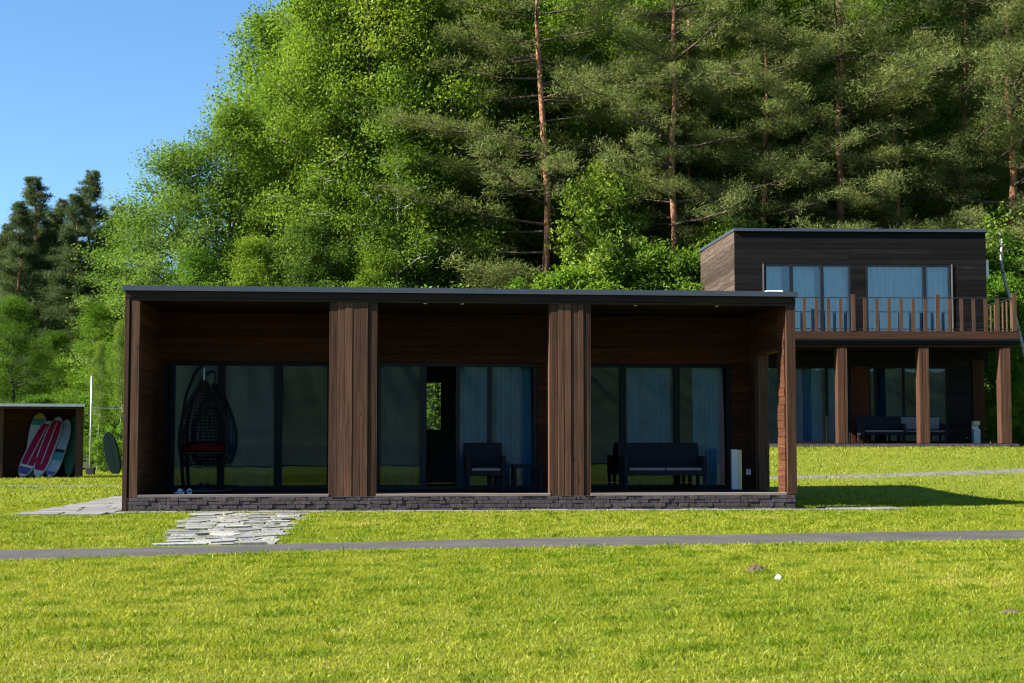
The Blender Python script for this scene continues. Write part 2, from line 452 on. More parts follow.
# ------------------------------------------------------------------ shared house helpers
def boards_h(mb, x0, x1, y0, y1, z0, z1, h=.14, gap=.006, var=.006, rr=rnd, m=0, seg=True):
    """horizontal cladding: boards along x"""
    z = z0
    while z < z1 - .01:
        ze = min(z + h, z1); x = x0
        while x < x1 - .01:
            xe = min(x + rr.uniform(2.2, 4.5), x1) if seg else x1
            if x1 - xe < .5: xe = x1
            o_ = rr.uniform(0, var)
            mb.box(x + (.0015 if x > x0 else 0), xe - (.0015 if xe < x1 else 0), y0 - o_, y1, z, ze - gap, m); x = xe
        z = ze
    return mb
def boards_side(mb, x0, x1, y0, y1, z0, z1, h=.14, gap=.006, var=.006, left=True, rr=rnd, m=0):
    z = z0
    while z < z1 - .01:
        ze = min(z + h, z1); o_ = rr.uniform(0, var)
        mb.box(x0 - (o_ if left else 0), x1 + (0 if left else o_), y0, y1, z, ze - gap, m); z = ze
    return mb
def boards_v(mb, x0, x1, y0, y1, z0, z1, n, gap=.004, var=.016, rr=rnd, m=0):
    ws = [rr.uniform(.75, 1.25) for _ in range(n)]; t = sum(ws); x = x0
    for q in ws:
        wv = q/t*(x1-x0); o_ = rr.uniform(0, var)
        mb.box(x+gap/2, x+wv-gap/2, y0-o_, y1, z0, z1, m); x += wv
    return mb
def curtain(name, label, x0, x1, y, z0, z1, mat, root, folds=None, amp=.035, group=None):
    """pleated cloth hanging from a rail: a thing of its own"""
    n = max(40, int((x1-x0)*90)); mb = MB(); rr = random.Random(int(x0*1000)+int(z0*77))
    ph = rr.uniform(0, 6); k = folds or (x1-x0)/.2
    rows = 10
    for j in range(rows+1):
        f = j/rows; z = z0 + (z1-z0)*f
        for i in range(n+1):
            u = i/n; a = amp*(1.25-.45*f)
            yy = y + a*math.sin(2*math.pi*k*u + ph + 1.3*math.sin(7*u+ph)) + .4*a*math.sin(2*math.pi*k*.37*u+1)
            mb.v.append((x0+(x1-x0)*u + .012*math.sin(3*f+8*u), yy, z))
    for j in range(rows):
        for i in range(n):
            a = j*(n+1)+i; mb.f.append((a, a+1, a+n+2, a+n+1)); mb.m.append(0)
    o = mb.build(name, mat, smooth=True)
    o.location = root.location; o.rotation_euler = root.rotation_euler
    return tag(o, label, 'curtain', group)
def glazing(name, parent, x0, x1, y, z0, z1, mull, fmat, gmat, fw=.06, depth=.08, skip=(), bars=()):
    """frame mesh with one pane per bay; mull = list of (xa, xb) mullions"""
    mb = MB()
    mb.box(x0, x1, y, y+depth, z1-fw, z1); mb.box(x0, x1, y, y+depth, z0, z0+fw)
    edges = [(x0, x0+fw)] + list(mull) + [(x1-fw, x1)]
    for a, b in edges: mb.box(a, b, y-.004, y+depth+.004, z0+.002, z1-.002)
    f = mb.build(name, fmat, parent, bevel=.004)
    for i in range(len(edges)-1):
        if i in skip: continue
        p = MB().box(edges[i][1]-.01, edges[i+1][0]+.01, y+depth*.45, y+depth*.45+.012, z0+fw-.01, z1-fw+.01)
        p.build('pane', gmat, f)
    return f
def place(o, root, x, y, z, rz=0):
    """put a free-standing thing at local coordinates of a house"""
    m = Matrix.Translation(root.location) @ Matrix.Rotation(root.rotation_euler.z, 4, 'Z') @ Matrix.Translation((x, y, z))
    o.location = m.translation; o.rotation_euler = (0, 0, root.rotation_euler.z + rz)
    return o

# ------------------------------------------------------------------ the front cabin
cab = thing('cabin', 'low flat roofed brown timber cabin with three open porch bays on the lawn', 'cabin', (H1[0], H1[1], 0), TH)
W1, FL, OP, TOP, P, B = 10.62, .26, 3.27, 3.41, 2.2, 6.1
COLS = [(3.18, 3.89), (6.65, 7.27)]
# stone plinth, irregular courses
mb = MB(); r = random.Random(11)
mb.box(.03, W1-.03, .05, B, -.3, FL-.035)
z = -.06
for course in (.06, .052, .064, .055, .06, .05):
    s = .03; z1 = min(z+course, FL-.03)
    while s < W1-.04:
        e = min(s + r.uniform(.06, .22), W1-.03)
        if W1-.03-e < .06: e = W1-.03
        o_ = r.uniform(0, .014)
        mb.box(s+.003, e-.003, -.014-o_, .06, z+.003, z1-.003); s = e
    t = .06
    while t < B:
        e = t + r.uniform(.15,.35); mb.box(W1-.035, W1-.01+r.uniform(0,.02), t+.003, e-.003, z+.003, z1-.003); t = e
    z = z1
mb.build('plinth', M['plinth_stone'], cab, bevel=.006)
mb = MB()
for k in range(16):
    mb.box(.26, W1-.1, .12+k*.13, .12+k*.13+.124, FL-.034, FL-.002)
mb.build('porch_floor', M['floor_wood'], cab)
mb = MB()
for a, b in ((.25, 3.17), (3.9, 6.64), (7.28, 10.45)): mb.box(a, b, -.018, .13, FL-.028, FL+.012)
mb.build('ledge', M['ledge_wood'], cab, bevel=.004)
r = random.Random(5)
for a, b in COLS:
    mb = MB(); boards_v(mb, a, b, 0.0, .035, FL-.03, OP, 6, rr=r)
    # cheeks and back of the clad column
    mb.box(a+.004, b-.004, .04, .26, FL, OP)
    for k in range(2):
        mb.box(a-.018, a, .0+k*.13, .124+k*.13, FL-.02, OP); mb.box(b, b+.018, .0+k*.13, .124+k*.13, FL-.02, OP)
    mb.build('column', M['column_wood'], cab, bevel=.004)
# left end wall with two front corner boards
mb = MB(); mb.box(.028, .10, -.028, .05, .0, TOP-.004); mb.box(.125, .255, -.02, .05, FL-.03, OP+.03)
mb.build('corner_board', M['column_wood'], cab, bevel=.005)
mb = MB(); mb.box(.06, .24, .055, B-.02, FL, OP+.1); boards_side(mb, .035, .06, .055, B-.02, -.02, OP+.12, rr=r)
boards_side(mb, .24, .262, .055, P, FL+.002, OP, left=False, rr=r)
mb.build('wall', M['siding_lit'], cab)
# right wall: short return, window-like opening, rear piece
mb = MB(); mb.box(10.465, 10.615, -.022, .05, FL-.02, OP+.01)
mb.build('corner_board', M['column_wood'], cab, bevel=.005)
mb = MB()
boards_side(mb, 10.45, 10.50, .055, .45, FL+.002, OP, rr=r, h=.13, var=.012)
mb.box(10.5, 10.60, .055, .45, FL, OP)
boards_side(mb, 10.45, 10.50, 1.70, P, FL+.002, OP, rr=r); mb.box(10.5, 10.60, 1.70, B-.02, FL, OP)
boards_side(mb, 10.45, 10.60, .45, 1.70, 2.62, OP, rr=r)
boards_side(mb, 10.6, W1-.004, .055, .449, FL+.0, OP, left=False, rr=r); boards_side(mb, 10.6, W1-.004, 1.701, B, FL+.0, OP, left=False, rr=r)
mb.build('wall', M['siding_lit'], cab)
mb = MB(); mb.box(10.465, 10.60, .06, B-.02, OP+.003, OP+.11); mb.box(10.44, 10.63, 1.655, 1.698, FL+.0, 2.57); mb.box(10.44, 10.63, .452, 1.698, 2.572, 2.618); mb.box(10.4, 10.448, 1.70, 1.79, FL, 2.62)
mb.build('opening_trim', M['column_wood'], cab, bevel=.004)
# fascia, ceiling, roof
mb = MB(); mb.box(.03, W1, -.035, .02, OP+.035, TOP-.002); mb.box(.03, W1, -.022, .03, OP-.005, OP+.033)
mb.build('fascia', M['fascia_wood'], cab, bevel=.004)
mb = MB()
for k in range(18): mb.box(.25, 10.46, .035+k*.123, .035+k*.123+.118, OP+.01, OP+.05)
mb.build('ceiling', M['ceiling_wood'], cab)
mb = MB(); v0 = len(mb.v)
mb.v += [(.0,-.06,TOP+.004),(W1+.02,-.06,TOP+.004),(W1+.02,B+.1,TOP-.25),(0,B+.1,TOP-.25),(.0,-.06,TOP+.07),(W1+.02,-.06,TOP+.07),(W1+.02,B+.1,TOP-.16),(0,B+.1,TOP-.16)]
for q in ((0,3,2,1),(4,5,6,7),(0,1,5,4),(1,2,6,5),(2,3,7,6),(3,0,4,7)): mb.f.append(q); mb.m.append(0)
roof = mb.build('roof', M['roof_felt'], cab)
mb = MB(); 
for a, b in ((-.012, 3.95), (3.953, 7.8), (7.803, W1+.03)): mb.box(a, b, -.085, -.062, TOP+.004, TOP+.084)
mb.box(-.012, W1+.03, -.062, .06, TOP+.072, TOP+.086)
mb.build('roof_edge', M['metal_roof'], roof)
# back wall of the porch: siding round three wide glazed openings
ZD = 2.43
GL = [(.34, 3.14), (3.93, 6.69), (7.5, 10.10)]
mb = MB()
boards_h(mb, .262, 10.45, P, P+.05, ZD+.004, OP, rr=r)
for a, b in ((.262, GL[0][0]), (GL[0][1], GL[1][0]), (GL[1][1], GL[2][0]), (GL[2][1], 10.45)):
    boards_h(mb, a, b, P, P+.05, FL, ZD+.003, rr=r, seg=False)
mb.box(.262, 10.45, P+.052, P+.15, ZD+.06, OP)
mb.build('wall', M['siding_shaded'], cab)
g1 = glazing('sliding_door', cab, GL[0][0], GL[0][1], P+.03, FL+.0, ZD, [(1.24, 1.36), (2.19, 2.33)], M['frame_black'], M['glass_dark'])
g2 = glazing('sliding_door', cab, GL[1][0], GL[1][1], P+.03, FL+.0, ZD, [(4.66, 4.78), (5.28, 5.35), (5.83, 5.91)], M['frame_grey'], M['glass_dark'], skip=(1,))
g3 = glazing('sliding_door', cab, GL[2][0], GL[2][1], P+.03, FL+.0, ZD, [(8.13, 8.25), (9.09, 9.20)], M['frame_black'], M['glass_dark'])
# rooms
mb = MB(); mb.box(.26, 10.46, P+.12, B-.2, FL-.03, FL-.004); mb.build('room_floor', M['interior_floor'], cab)
mb = MB(); mb.box(.262, 10.46, P+.16, B-.2, 2.75, 2.8)
for s in (3.5, 7.2): mb.box(s, s+.1, P+.17, B-.2, FL, 2.74)
wx0, wx1, wz0, wz1 = 4.82, 5.25, 1.27, 2.26
for q in ((.262, wx0, FL, 2.74), (wx1, 10.46, FL, 2.74), (wx0, wx1, FL, wz0), (wx0, wx1, wz1, 2.74)):
    mb.box(q[0], q[1], B-.2, B-.1, q[2], q[3])
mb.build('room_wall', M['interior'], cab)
mb = MB()
for q in ((.06, wx0, -.02, 3.1), (wx1, 10.56, -.02, 3.1), (wx0, wx1, -.02, wz0), (wx0, wx1, wz1, 3.1)):
    boards_h(mb, q[0], q[1], B-.1, B-.05, q[2], q[3], rr=r)
mb.build('wall', M['siding_shaded'], cab)
glazing('window', cab, wx0, wx1, B-.19, wz0, wz1, [], M['frame_black'], M['glass_clear'], fw=.035)
# small fixtures
for s, nz in ((4.66, 0), (5.25, .0), (8.03, 0), (9.36, 0)):
    MB().tube([(s, .10, OP+.015), (s, .10, OP-.012)], .03, 12).build('downlight', M['white_paint'], cab)
mb = MB(); mb.box(10.36, 10.45, P-.012, P-.004, .50, .60); mb.box(10.38, 10.43, P-.02, P-.012, .52, .58); mb.build('wall_socket', M['white_paint'], cab, bevel=.004)

# curtains behind the cabin's glass
yc = P+.19
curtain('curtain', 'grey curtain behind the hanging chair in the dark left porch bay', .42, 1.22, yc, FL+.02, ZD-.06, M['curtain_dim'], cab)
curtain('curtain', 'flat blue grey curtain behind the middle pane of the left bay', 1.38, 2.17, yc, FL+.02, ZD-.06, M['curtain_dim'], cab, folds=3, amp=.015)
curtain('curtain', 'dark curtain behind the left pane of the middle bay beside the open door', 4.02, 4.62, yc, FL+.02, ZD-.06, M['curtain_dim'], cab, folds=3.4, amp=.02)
curtain('curtain', 'pleated blue curtain behind the armchair in the middle bay', 5.30, 6.62, yc, FL+.02, ZD-.06, M['curtain'], cab)
curtain('curtain', 'pale curtain above the bench sofa left of the dark mullion', 8.27, 9.07, yc, FL+.02, ZD-.06, M['curtain'], cab, folds=4)
curtain('curtain', 'gathered blue curtain in the right bay next to the pale bin', 9.45, 10.03, yc, FL+.02, ZD-.06, M['curtain'], cab)

# ------------------------------------------------------------------ porch furniture
def rattan_seat(name, label, cat, width, cushion, nseat=1):
    t = thing(name, label, cat)
    h, dp = .80, .68
    mb = MB(); mb.box(-width/2+.07, width/2-.07, -dp/2, dp/2-.08, .25, .33); mb.build('seat', M['rattan'], t, bevel=.012)
    mb = MB()
    w2 = width/2
    mb.v += [(-w2,dp/2-.16,.24),(w2,dp/2-.16,.24),(w2,dp/2-.07,.24),(-w2,dp/2-.07,.24),(-w2+.01,dp/2-.04,h),(w2-.01,dp/2-.04,h),(w2-.01,dp/2+.03,h),(-w2+.01,dp/2+.03,h)]
    for q in ((0,3,2,1),(4,5,6,7),(0,1,5,4),(1,2,6,5),(2,3,7,6),(3,0,4,7)): mb.f.append(q); mb.m.append(0)
    mb.build('backrest', M['rattan'], t, bevel=.015)
    for s in (-1, 1):
        x0 = s*w2 - (.07 if s > 0 else 0)
        MB().box(x0, x0+.07, -dp/2, dp/2-.165, .235, .58).build('armrest', M['rattan'], t, bevel=.012)
        for yy in (-dp/2+.01, dp/2-.13):
            MB().box(x0+.01, x0+.06, yy, yy+.05, 0, .236).build('leg', M['rattan'], t)
    for k in range(nseat):
        a = -w2+.08 + k*(width-.16)/nseat
        MB().box(a+.005, a+(width-.16)/nseat-.005, -dp/2-.01, dp/2-.17, .332, .38).build('cushion', cushion, t, bevel=.02)
    return t
a1 = rattan_seat('armchair', 'dark rattan armchair with a pale seat cushion before the blue curtain', 'armchair', .66, M['cushion_beige'])
place(a1, cab, 5.74, 1.75, FL)
s1 = rattan_seat('sofa', 'dark rattan two seat sofa in the right bay of the front cabin', 'sofa', 1.42, M['cushion_beige'], 2)
place(s1, cab, 8.77, 1.72, FL)
# low dark side table right of the armchair
t = thing('side_table', 'low dark rattan side table at the right edge of the middle bay', 'table')
MB().box(-.26, .26, -.25, .25, .38, .43).build('table_top', M['rattan'], t, bevel=.01)
for sx in (-1, 1):
    for sy in (-1, 1): MB().box(sx*.22-.025, sx*.22+.025, sy*.21-.025, sy*.21+.025, 0, .379).build('leg', M['rattan'], t)
place(t, cab, 6.45, 1.7, FL)

def litter_bin(label):
    t = thing('litter_bin', label, 'bin')
    mb = MB(); mb.box(-.085, .02, -.09, .09, .02, .69); mb.build('body', M['white_metal'], t, bevel=.008)
    mb = MB(); mb.box(.022, .085, -.088, .088, .02, .68); mb.build('sunlit_face', M['cream'], t, bevel=.008)  # warm sunlight on this face is put into its colour
    MB().box(-.09, .09, -.095, .095, 0, .02).build('base', M['black_plastic'], t)
    return t
b1 = litter_bin('slim pale metal bin with a sunlit side coloured cream on the right porch floor'); place(b1, cab, 9.97, 1.35, FL, R(-8))

# hanging egg chair
t = thing('hanging_chair', 'black egg shaped hanging chair with a red cushion in the left bay', 'chair'); place(t, cab, 1.05, 1.35, FL)
mb = MB()
arc = [(-.32, .55, .03), (-.36, .55, .6), (-.36, .52, 1.1), (-.28, .42, 1.6), (-.12, .22, 1.95), (.0, .04, 2.06), (.05, 0, 2.03)]
mb.tube(arc, [.03,.03,.03,.028,.026,.024,.022], 10)
ring = [(.5*math.cos(k*math.pi/12), .08+.55*math.sin(k*math.pi/12), .03) for k in range(25)]
mb.tube(ring, .025, 8); mb.tube([(-.32,.55,.03),(0,.1,.03)], .025, 8)
mb.build('stand', M['black_plastic'], t, smooth=True)
MB().tube([(.05, 0, 2.03), (.05, 0, 1.82)], .012, 8).build('hanger', M['white_metal'], t)
def egg(f):   # radius and height along the shell, f 0 bottom .. 1 top
    return .40*math.sin(math.pi*min(1, .12+.88*f)**.72)**.75 if f < 1 else .02
mb = MB(); zs = [.42+1.42*f for f in np.linspace(0, 1, 12)]
for k in range(20):
    a = R(10) + R(220)*k/19 - R(25)
    mb.tube([(.05+egg(f)*math.cos(a), egg(f)*math.sin(a)*.9, .42+1.42*f) for f in np.linspace(0, 1, 12)], .012, 5)
for f in np.linspace(0.02, .97, 26):
    pts = [(.05+egg(f)*math.cos(a), .9*egg(f)*math.sin(a), .42+1.42*f) for a in np.linspace(R(-15), R(205), 18)]
    mb.tube(pts, .011, 5)
for q in range(8):
    pts = [(.05+egg(.2)*math.cos(a)*q/8, .9*egg(.2)*math.sin(a)*q/8, .62) for a in np.linspace(0, 2*math.pi, 22)]
    if q: mb.tube(pts, .011, 5)
pts = [(.05+egg(.2)*math.cos(a), .9*egg(.2)*math.sin(a), .64) for a in np.linspace(R(200), R(350), 14)]
mb.tube(pts, .02, 6)
mb.build('basket', M['rattan'], t, smooth=True)
mb = MB(); n = 20
for j, (q, zz) in enumerate(((.0,.645),(.30,.65),(.36,.70),(.34,.76),(.25,.80),(0,.81))):
    for k in range(n): mb.v.append((.05+q*math.cos(2*math.pi*k/n), -.02+.88*q*math.sin(2*math.pi*k/n), zz+.02*math.sin(3*2*math.pi*k/n)))
for j in range(5):
    for k in range(n): mb.f.append((j*n+k, j*n+(k+1)%n, (j+1)*n+(k+1)%n, (j+1)*n+k)); mb.m.append(0)
mb.build('cushion', M['cushion_red'], t, smooth=True)
# slippers
def slipper(label, grp):
    t = thing('slipper', label, 'slipper', group=grp)
    pts = [(.045*math.cos(a)*(1+.15*math.sin(a)), .13*math.sin(a)) for a in np.linspace(0, 2*math.pi, 20, endpoint=False)]
    MB().prism(pts, 0, .025).build('sole', M['white_paint'], t, bevel=.006)
    mb = MB()
    for j in range(6):
        for k in range(9):
            a = math.pi*k/8; yy = -.11+.1*j/5; w_ = .035+.012*j/5
            mb.v.append((w_*math.cos(a), yy, .024+(.03+.03*j/5)*math.sin(a)))
    for j in range(5):
        for k in range(8): mb.f.append((j*9+k, j*9+k+1, (j+1)*9+k+1, (j+1)*9+k)); mb.m.append(0)
    mb.build('upper', M['white_paint'], t, smooth=True); return t
sg = 'slippers under the hanging chair'
M_sl = slipper('left of two pale slippers on the floor below the hanging chair', sg); place(M_sl, cab, .80, .75, FL, R(40))
s2 = copy_tree(M_sl); s2['label'] = 'right of two pale slippers on the floor below the hanging chair'; place(s2, cab, .95, .78, FL, R(10))

# ------------------------------------------------------------------ the two storey house behind
X2, Y2, A2 = 6.86, 43.0, R(2.0)
hs = thing('two_storey_house', 'black timber two storey house with a balcony at the edge of the wood', 'house', (X2, Y2, 0), A2)
W2, G2, F2, S2, D2, T2, YB, BB = 7.74, .86, .98, 3.80, 4.2, 7.42, 2.4, 8.8
r = random.Random(23)
mb = MB(); mb.box(.02, W2-.02, .03, BB, .4, F2-.02); 
z = .62
for course in (.12, .12, .11):
    s = .0
    while s < W2:
        e = min(s + r.uniform(.15, .4), W2); mb.box(s+.003, e-.003, .0-r.uniform(0,.02), .04, z, z+course-.004); s = e
    z += course
mb.build('plinth', M['plinth_stone'], hs)
MB().box(.03, W2-.03, .05, YB, F2-.018, F2+.0).build('porch_floor', M['floor_wood'], hs)
for a, b in ((.08, .38), (2.53, 2.80), (4.90, 5.18), (7.27, 7.56)):
    mb = MB(); boards_v(mb, a, b, .06, .09, F2, S2-.055, 3, var=.012, rr=r)
    boards_side(mb, a-.012, a+.02, .06, .40, F2, S2-.055, h=9, rr=r); mb.box(a+.021, b-.012, .092, .40, F2, S2-.055)
    mb.build('column', M['post_wood'], hs, bevel=.005)
# balcony slab
mb = MB(); mb.box(-.02, W2+.03, .02, YB, S2+.03, D2-.03); mb.build('balcony', M['black_wood'], hs)
mb = MB(); mb.box(-.03, W2+.04, -.02, .018, D2-.21, D2+.01); mb.box(W2+.042, W2+.07, -.02, YB, D2-.21, D2+.01); mb.build('edge_board', M['deckedge_wood'], hs)
mb = MB(); mb.box(-.04, W2+.08, -.03, .016, D2-.265, D2-.214); mb.build('drip_edge', M['frame_black'], hs)
mb = MB()
for k in range(18): mb.box(.0, W2, .03+k*.131, .03+k*.131+.126, S2-.03, S2+.02)
mb.build('soffit', M['ceiling_wood'], hs)
# railing: thin rail, slats
mb = MB(); mb.box(-.02, W2-.03, .0, .035, D2+.965, D2+.99); mb.box(-.02, W2-.03, .005, .03, D2+.06, D2+.085); mb.box(W2-.06, W2-.03, .036, YB, D2+.965, D2+.99)
rail = mb.build('railing', M['black_plastic'], hs)
k = 0; x = .1
while x < W2-.3:
    tall = k in (8, 15, 1)
    MB().box(x, x+(.12 if tall else .095), -.022 if not tall else -.03, -.001, D2+.013, D2+(1.07 if tall else .95)).build('baluster', M['rail_wood'], rail); x += .352; k += 1
MB().box(W2-.12, W2-.0, -.03, .08, D2+.013, D2+1.12).build('newel_post', M['rail_wood'], rail)
for j in range(7):
    yy = .33 + j*.33; MB().box(W2-.029, W2-.005, yy, yy+.095, D2+.013, D2+.96).build('baluster', M['rail_wood'], rail)
# upper storey
UP = [(.90, 3.56), (4.02, 6.64)]; UZ0, UZ1 = D2+.03, 6.42
mb = MB()
boards_h(mb, 0, W2, YB, YB+.04, UZ1+.004, T2, rr=r, h=.16)
for a, b in ((0, UP[0][0]), (UP[0][1], UP[1][0]), (UP[1][1], W2)): boards_h(mb, a, b, YB, YB+.04, D2, UZ1+.003, rr=r, h=.16, seg=False)
mb.build('wall', M['black_wood'], hs)
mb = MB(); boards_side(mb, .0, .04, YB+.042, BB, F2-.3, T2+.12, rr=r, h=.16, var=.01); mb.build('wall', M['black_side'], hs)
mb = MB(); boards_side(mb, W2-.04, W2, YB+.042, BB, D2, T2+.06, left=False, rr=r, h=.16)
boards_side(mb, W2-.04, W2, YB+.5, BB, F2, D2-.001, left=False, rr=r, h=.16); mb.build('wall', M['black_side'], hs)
mb = MB(); boards_h(mb, 0.05, W2-.05, BB-.05, BB, F2-.3, T2+.12, rr=r, h=.16); mb.build('wall', M['black_wood'], hs)
mb = MB()
mb.v += [(-.03,YB-.08,T2+.003),(W2+.06,YB-.08,T2+.003),(W2+.06,BB+.1,T2+.17),(-.03,BB+.1,T2+.17),(-.03,YB-.08,T2+.09),(W2+.06,YB-.08,T2+.09),(W2+.06,BB+.1,T2+.26),(-.03,BB+.1,T2+.26)]
for q in ((0,3,2,1),(4,5,6,7),(0,1,5,4),(1,2,6,5),(2,3,7,6),(3,0,4,7)): mb.f.append(q); mb.m.append(0)
mb.build('roof', M['metal_roof'], hs)
gu1 = glazing('window', hs, UP[0][0], UP[0][1], YB+.0, UZ0, UZ1, [(1.68, 1.78), (2.62, 2.72)], M['frame_grey'], M['glass_blue'])
gu2 = glazing('window', hs, UP[1][0], UP[1][1], YB+.0, UZ0, UZ1, [(5.78, 5.88)], M['frame_grey'], M['glass_blue'])
for g_, x_ in ((gu1, UP[0][0]), (gu2, UP[1][1])):
    MB().box(x_-.05, x_-.012, YB-.03, YB-.006, UZ0, UZ1+.01).build('trim', M['frame_trim'], g_) if x_ < 2 else MB().box(x_+.012, x_+.05, YB-.03, YB-.006, UZ0, UZ1+.01).build('trim', M['frame_trim'], g_)
mb = MB(); mb.box(.06, W2-.06, YB+.1, BB-.1, D2, D2+.03); mb.box(.06, W2-.06, YB+.12, BB-.1, T2-.35, T2-.3); mb.box(.06, W2-.06, YB+4, YB+4.1, D2, T2-.36); mb.box(3.7, 3.8, YB+.12, YB+4, D2+.03, T2-.36)
mb.build('room_wall', M['interior'], hs)
# ground floor
GP = [(.5, 3.5), (4.05, 6.5)]; GZ = 3.3
mb = MB()
boards_h(mb, 0, W2, YB, YB+.05, GZ+.004, S2-.06, rr=r, h=.16)
for a, b in ((0, .5), (6.5, 7.22)): boards_h(mb, a, b, YB, YB+.05, F2, GZ+.003, rr=r, h=.16, seg=False)
mb.build('wall', M['black_wood'], hs)
mb = MB(); boards_v(mb, 3.5, 4.05, YB-.03, YB+.05, F2, GZ+.003, 4, rr=r); mb.build('pilaster', M['siding_shaded'], hs)
mb = MB(); boards_v(mb, 7.24, 7.6, YB-.03, YB+.35, F2, GZ+.2, 3, rr=r)
mb.build('pilaster', M['siding_shaded'], hs)
glazing('window', hs, GP[0][0], GP[0][1], YB+.0, F2+.0, GZ, [(1.7, 1.78), (2.74, 2.82)], M['frame_black'], M['glass_dark'])
glazing('window', hs, GP[1][0], GP[1][1], YB+.0, F2+.0, GZ, [(4.25, 4.31), (5.1, 5.17), (5.7, 5.8)], M['frame_black'], M['glass_dark'])
mb = MB(); mb.box(.06, W2-.06, YB+.1, BB-.1, F2-.1, F2-.02); mb.box(.06, W2-.06, YB+.12, BB-.1, S2-.1, S2-.05); mb.box(.06, W2-.06, YB+3.5, YB+3.6, F2, S2-.1)
mb.build('room_wall', M['interior'], hs)
curtain('curtain', 'pale curtain hanging in the left part of the upper left window', .96, 1.5, YB+.25, D2+.05, UZ1-.05, M['curtain'], hs)
curtain('curtain', 'pale curtain hanging in the centre pane of the upper left window', 1.80, 2.5, YB+.25, D2+.05, UZ1-.05, M['curtain'], hs)
curtain('curtain', 'pale curtain hanging in the right pane of the upper left window', 2.74, 3.5, YB+.25, D2+.05, UZ1-.05, M['curtain'], hs)
curtain('curtain', 'wide striped looking curtain filling the upper right window', 4.08, 5.76, YB+.17, D2+.05, UZ1-.05, M['curtain'], hs, amp=.06, folds=7)
curtain('curtain', 'narrow pale curtain at the right end of the upper right window', 6.0, 6.6, YB+.25, D2+.05, UZ1-.05, M['curtain'], hs)
curtain('curtain', 'blue curtain on the ground floor left of the house post', 1.82, 2.7, YB+.22, F2+.02, GZ-.05, M['curtain'], hs)
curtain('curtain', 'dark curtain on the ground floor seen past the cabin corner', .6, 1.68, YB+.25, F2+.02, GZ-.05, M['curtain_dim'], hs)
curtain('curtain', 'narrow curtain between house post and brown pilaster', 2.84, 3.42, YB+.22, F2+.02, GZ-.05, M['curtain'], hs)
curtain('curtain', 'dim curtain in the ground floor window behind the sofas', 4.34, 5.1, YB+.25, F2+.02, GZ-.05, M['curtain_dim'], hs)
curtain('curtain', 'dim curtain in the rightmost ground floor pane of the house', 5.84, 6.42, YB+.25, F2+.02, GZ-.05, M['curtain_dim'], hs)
sA = rattan_seat('sofa', 'black rattan sofa on the house porch beside the brown pilaster', 'sofa', 1.3, M['cushion_beige'], 2); place(sA, hs, 4.15, 1.45, F2)
sB = rattan_seat('sofa', 'grey cushioned sofa behind the middle post of the house porch', 'sofa', 1.35, M['cushion_grey'], 2); place(sB, hs, 5.45, 1.75, F2)
MB().box(-.58, .58, .09, .17, .41, .78).build('back_cushion', M['cushion_grey'], sB, bevel=.02)
b2 = thing('litter_bin', 'pale litter bin with an open dark slot on the house porch', 'bin'); place(b2, hs, 7.15, 1.9, F2)
MB().box(-.1, .1, -.1, .1, 0, .42).build('body', M['white_metal'], b2, bevel=.01)
mb = MB(); mb.box(-.1, .1, .06, .1, .42, .62); mb.build('back_panel', M['galv'], b2)
MB().box(-.1, .1, -.1, .1, .54, .66).build('lid', M['cream'], b2, bevel=.01)
ac = thing('air_conditioner', 'pale air conditioner unit on the right side wall of the black house', 'air conditioner'); place(ac, hs, W2, YB+1.0, 6.1)
MB().box(.03, .30, -.4, .4, .02, .56).build('casing', M['white_paint'], ac, bevel=.02)
MB().tube([(.301,0,.29),(.315,0,.29)], .2, 20).build('fan_grille', M['galv'], ac)
MB().box(.0, .28, -.3, -.25, -.03, .018).build('bracket', M['galv'], ac); MB().box(.0, .28, .25, .3, -.03, .018).build('bracket', M['galv'], ac)

# ------------------------------------------------------------------ shed, boards, pole, cable
sh = thing('board_shed', 'small open fronted brown shed holding paddle boards at the left edge', 'shed', (-12.26, 42.8, 0), R(14))
WS = 3.2; SH = 1.98
mb = MB(); mb.box(-.17, .0, 0, .14, 0, SH); sh_p = mb.build('post', M['shed_wood'], sh)
mb = MB(); mb.box(-2.32, -2.12, 0, .14, 0, SH); mb.build('post', M['shed_wood'], sh)
mb = MB(); mb.box(-WS-1.2, -WS-1.03, 0, .14, 0, SH); mb.build('post', M['shed_wood'], sh)
mb = MB(); boards_h(mb, -WS-1.2, 0, 1.5, 1.55, -.05, SH, rr=r); mb.box(-WS-1.2, 0, 1.552, 1.58, -.05, SH+.07); mb.build('wall', M['siding_shaded'], sh)
mb = MB(); boards_side(mb, -.05, .0, .141, 1.5, -.05, SH, left=False, rr=r); mb.build('wall', M['shed_wood'], sh)
mb = MB(); boards_side(mb, -WS-1.2, -WS-1.15, .141, 1.5, -.05, SH, rr=r); mb.build('wall', M['shed_wood'], sh)
MB().box(-WS-1.3, .0, -.06, .0, SH-.02, SH+.07).build('fascia', M['shed_wood'], sh)
MB().box(-WS-1.35, .08, -.16, 1.7, SH+.072, SH+.11).build('roof', M['metal_roof'], sh)
MB().box(-WS-1.35, .085, -.19, -.162, SH+.045, SH+.125).build('gutter', M['white_metal'], sh)
MB().box(-WS-1.2, 0, .0, 1.55, -.06, .03).build('floor', M['floor_wood'], sh)

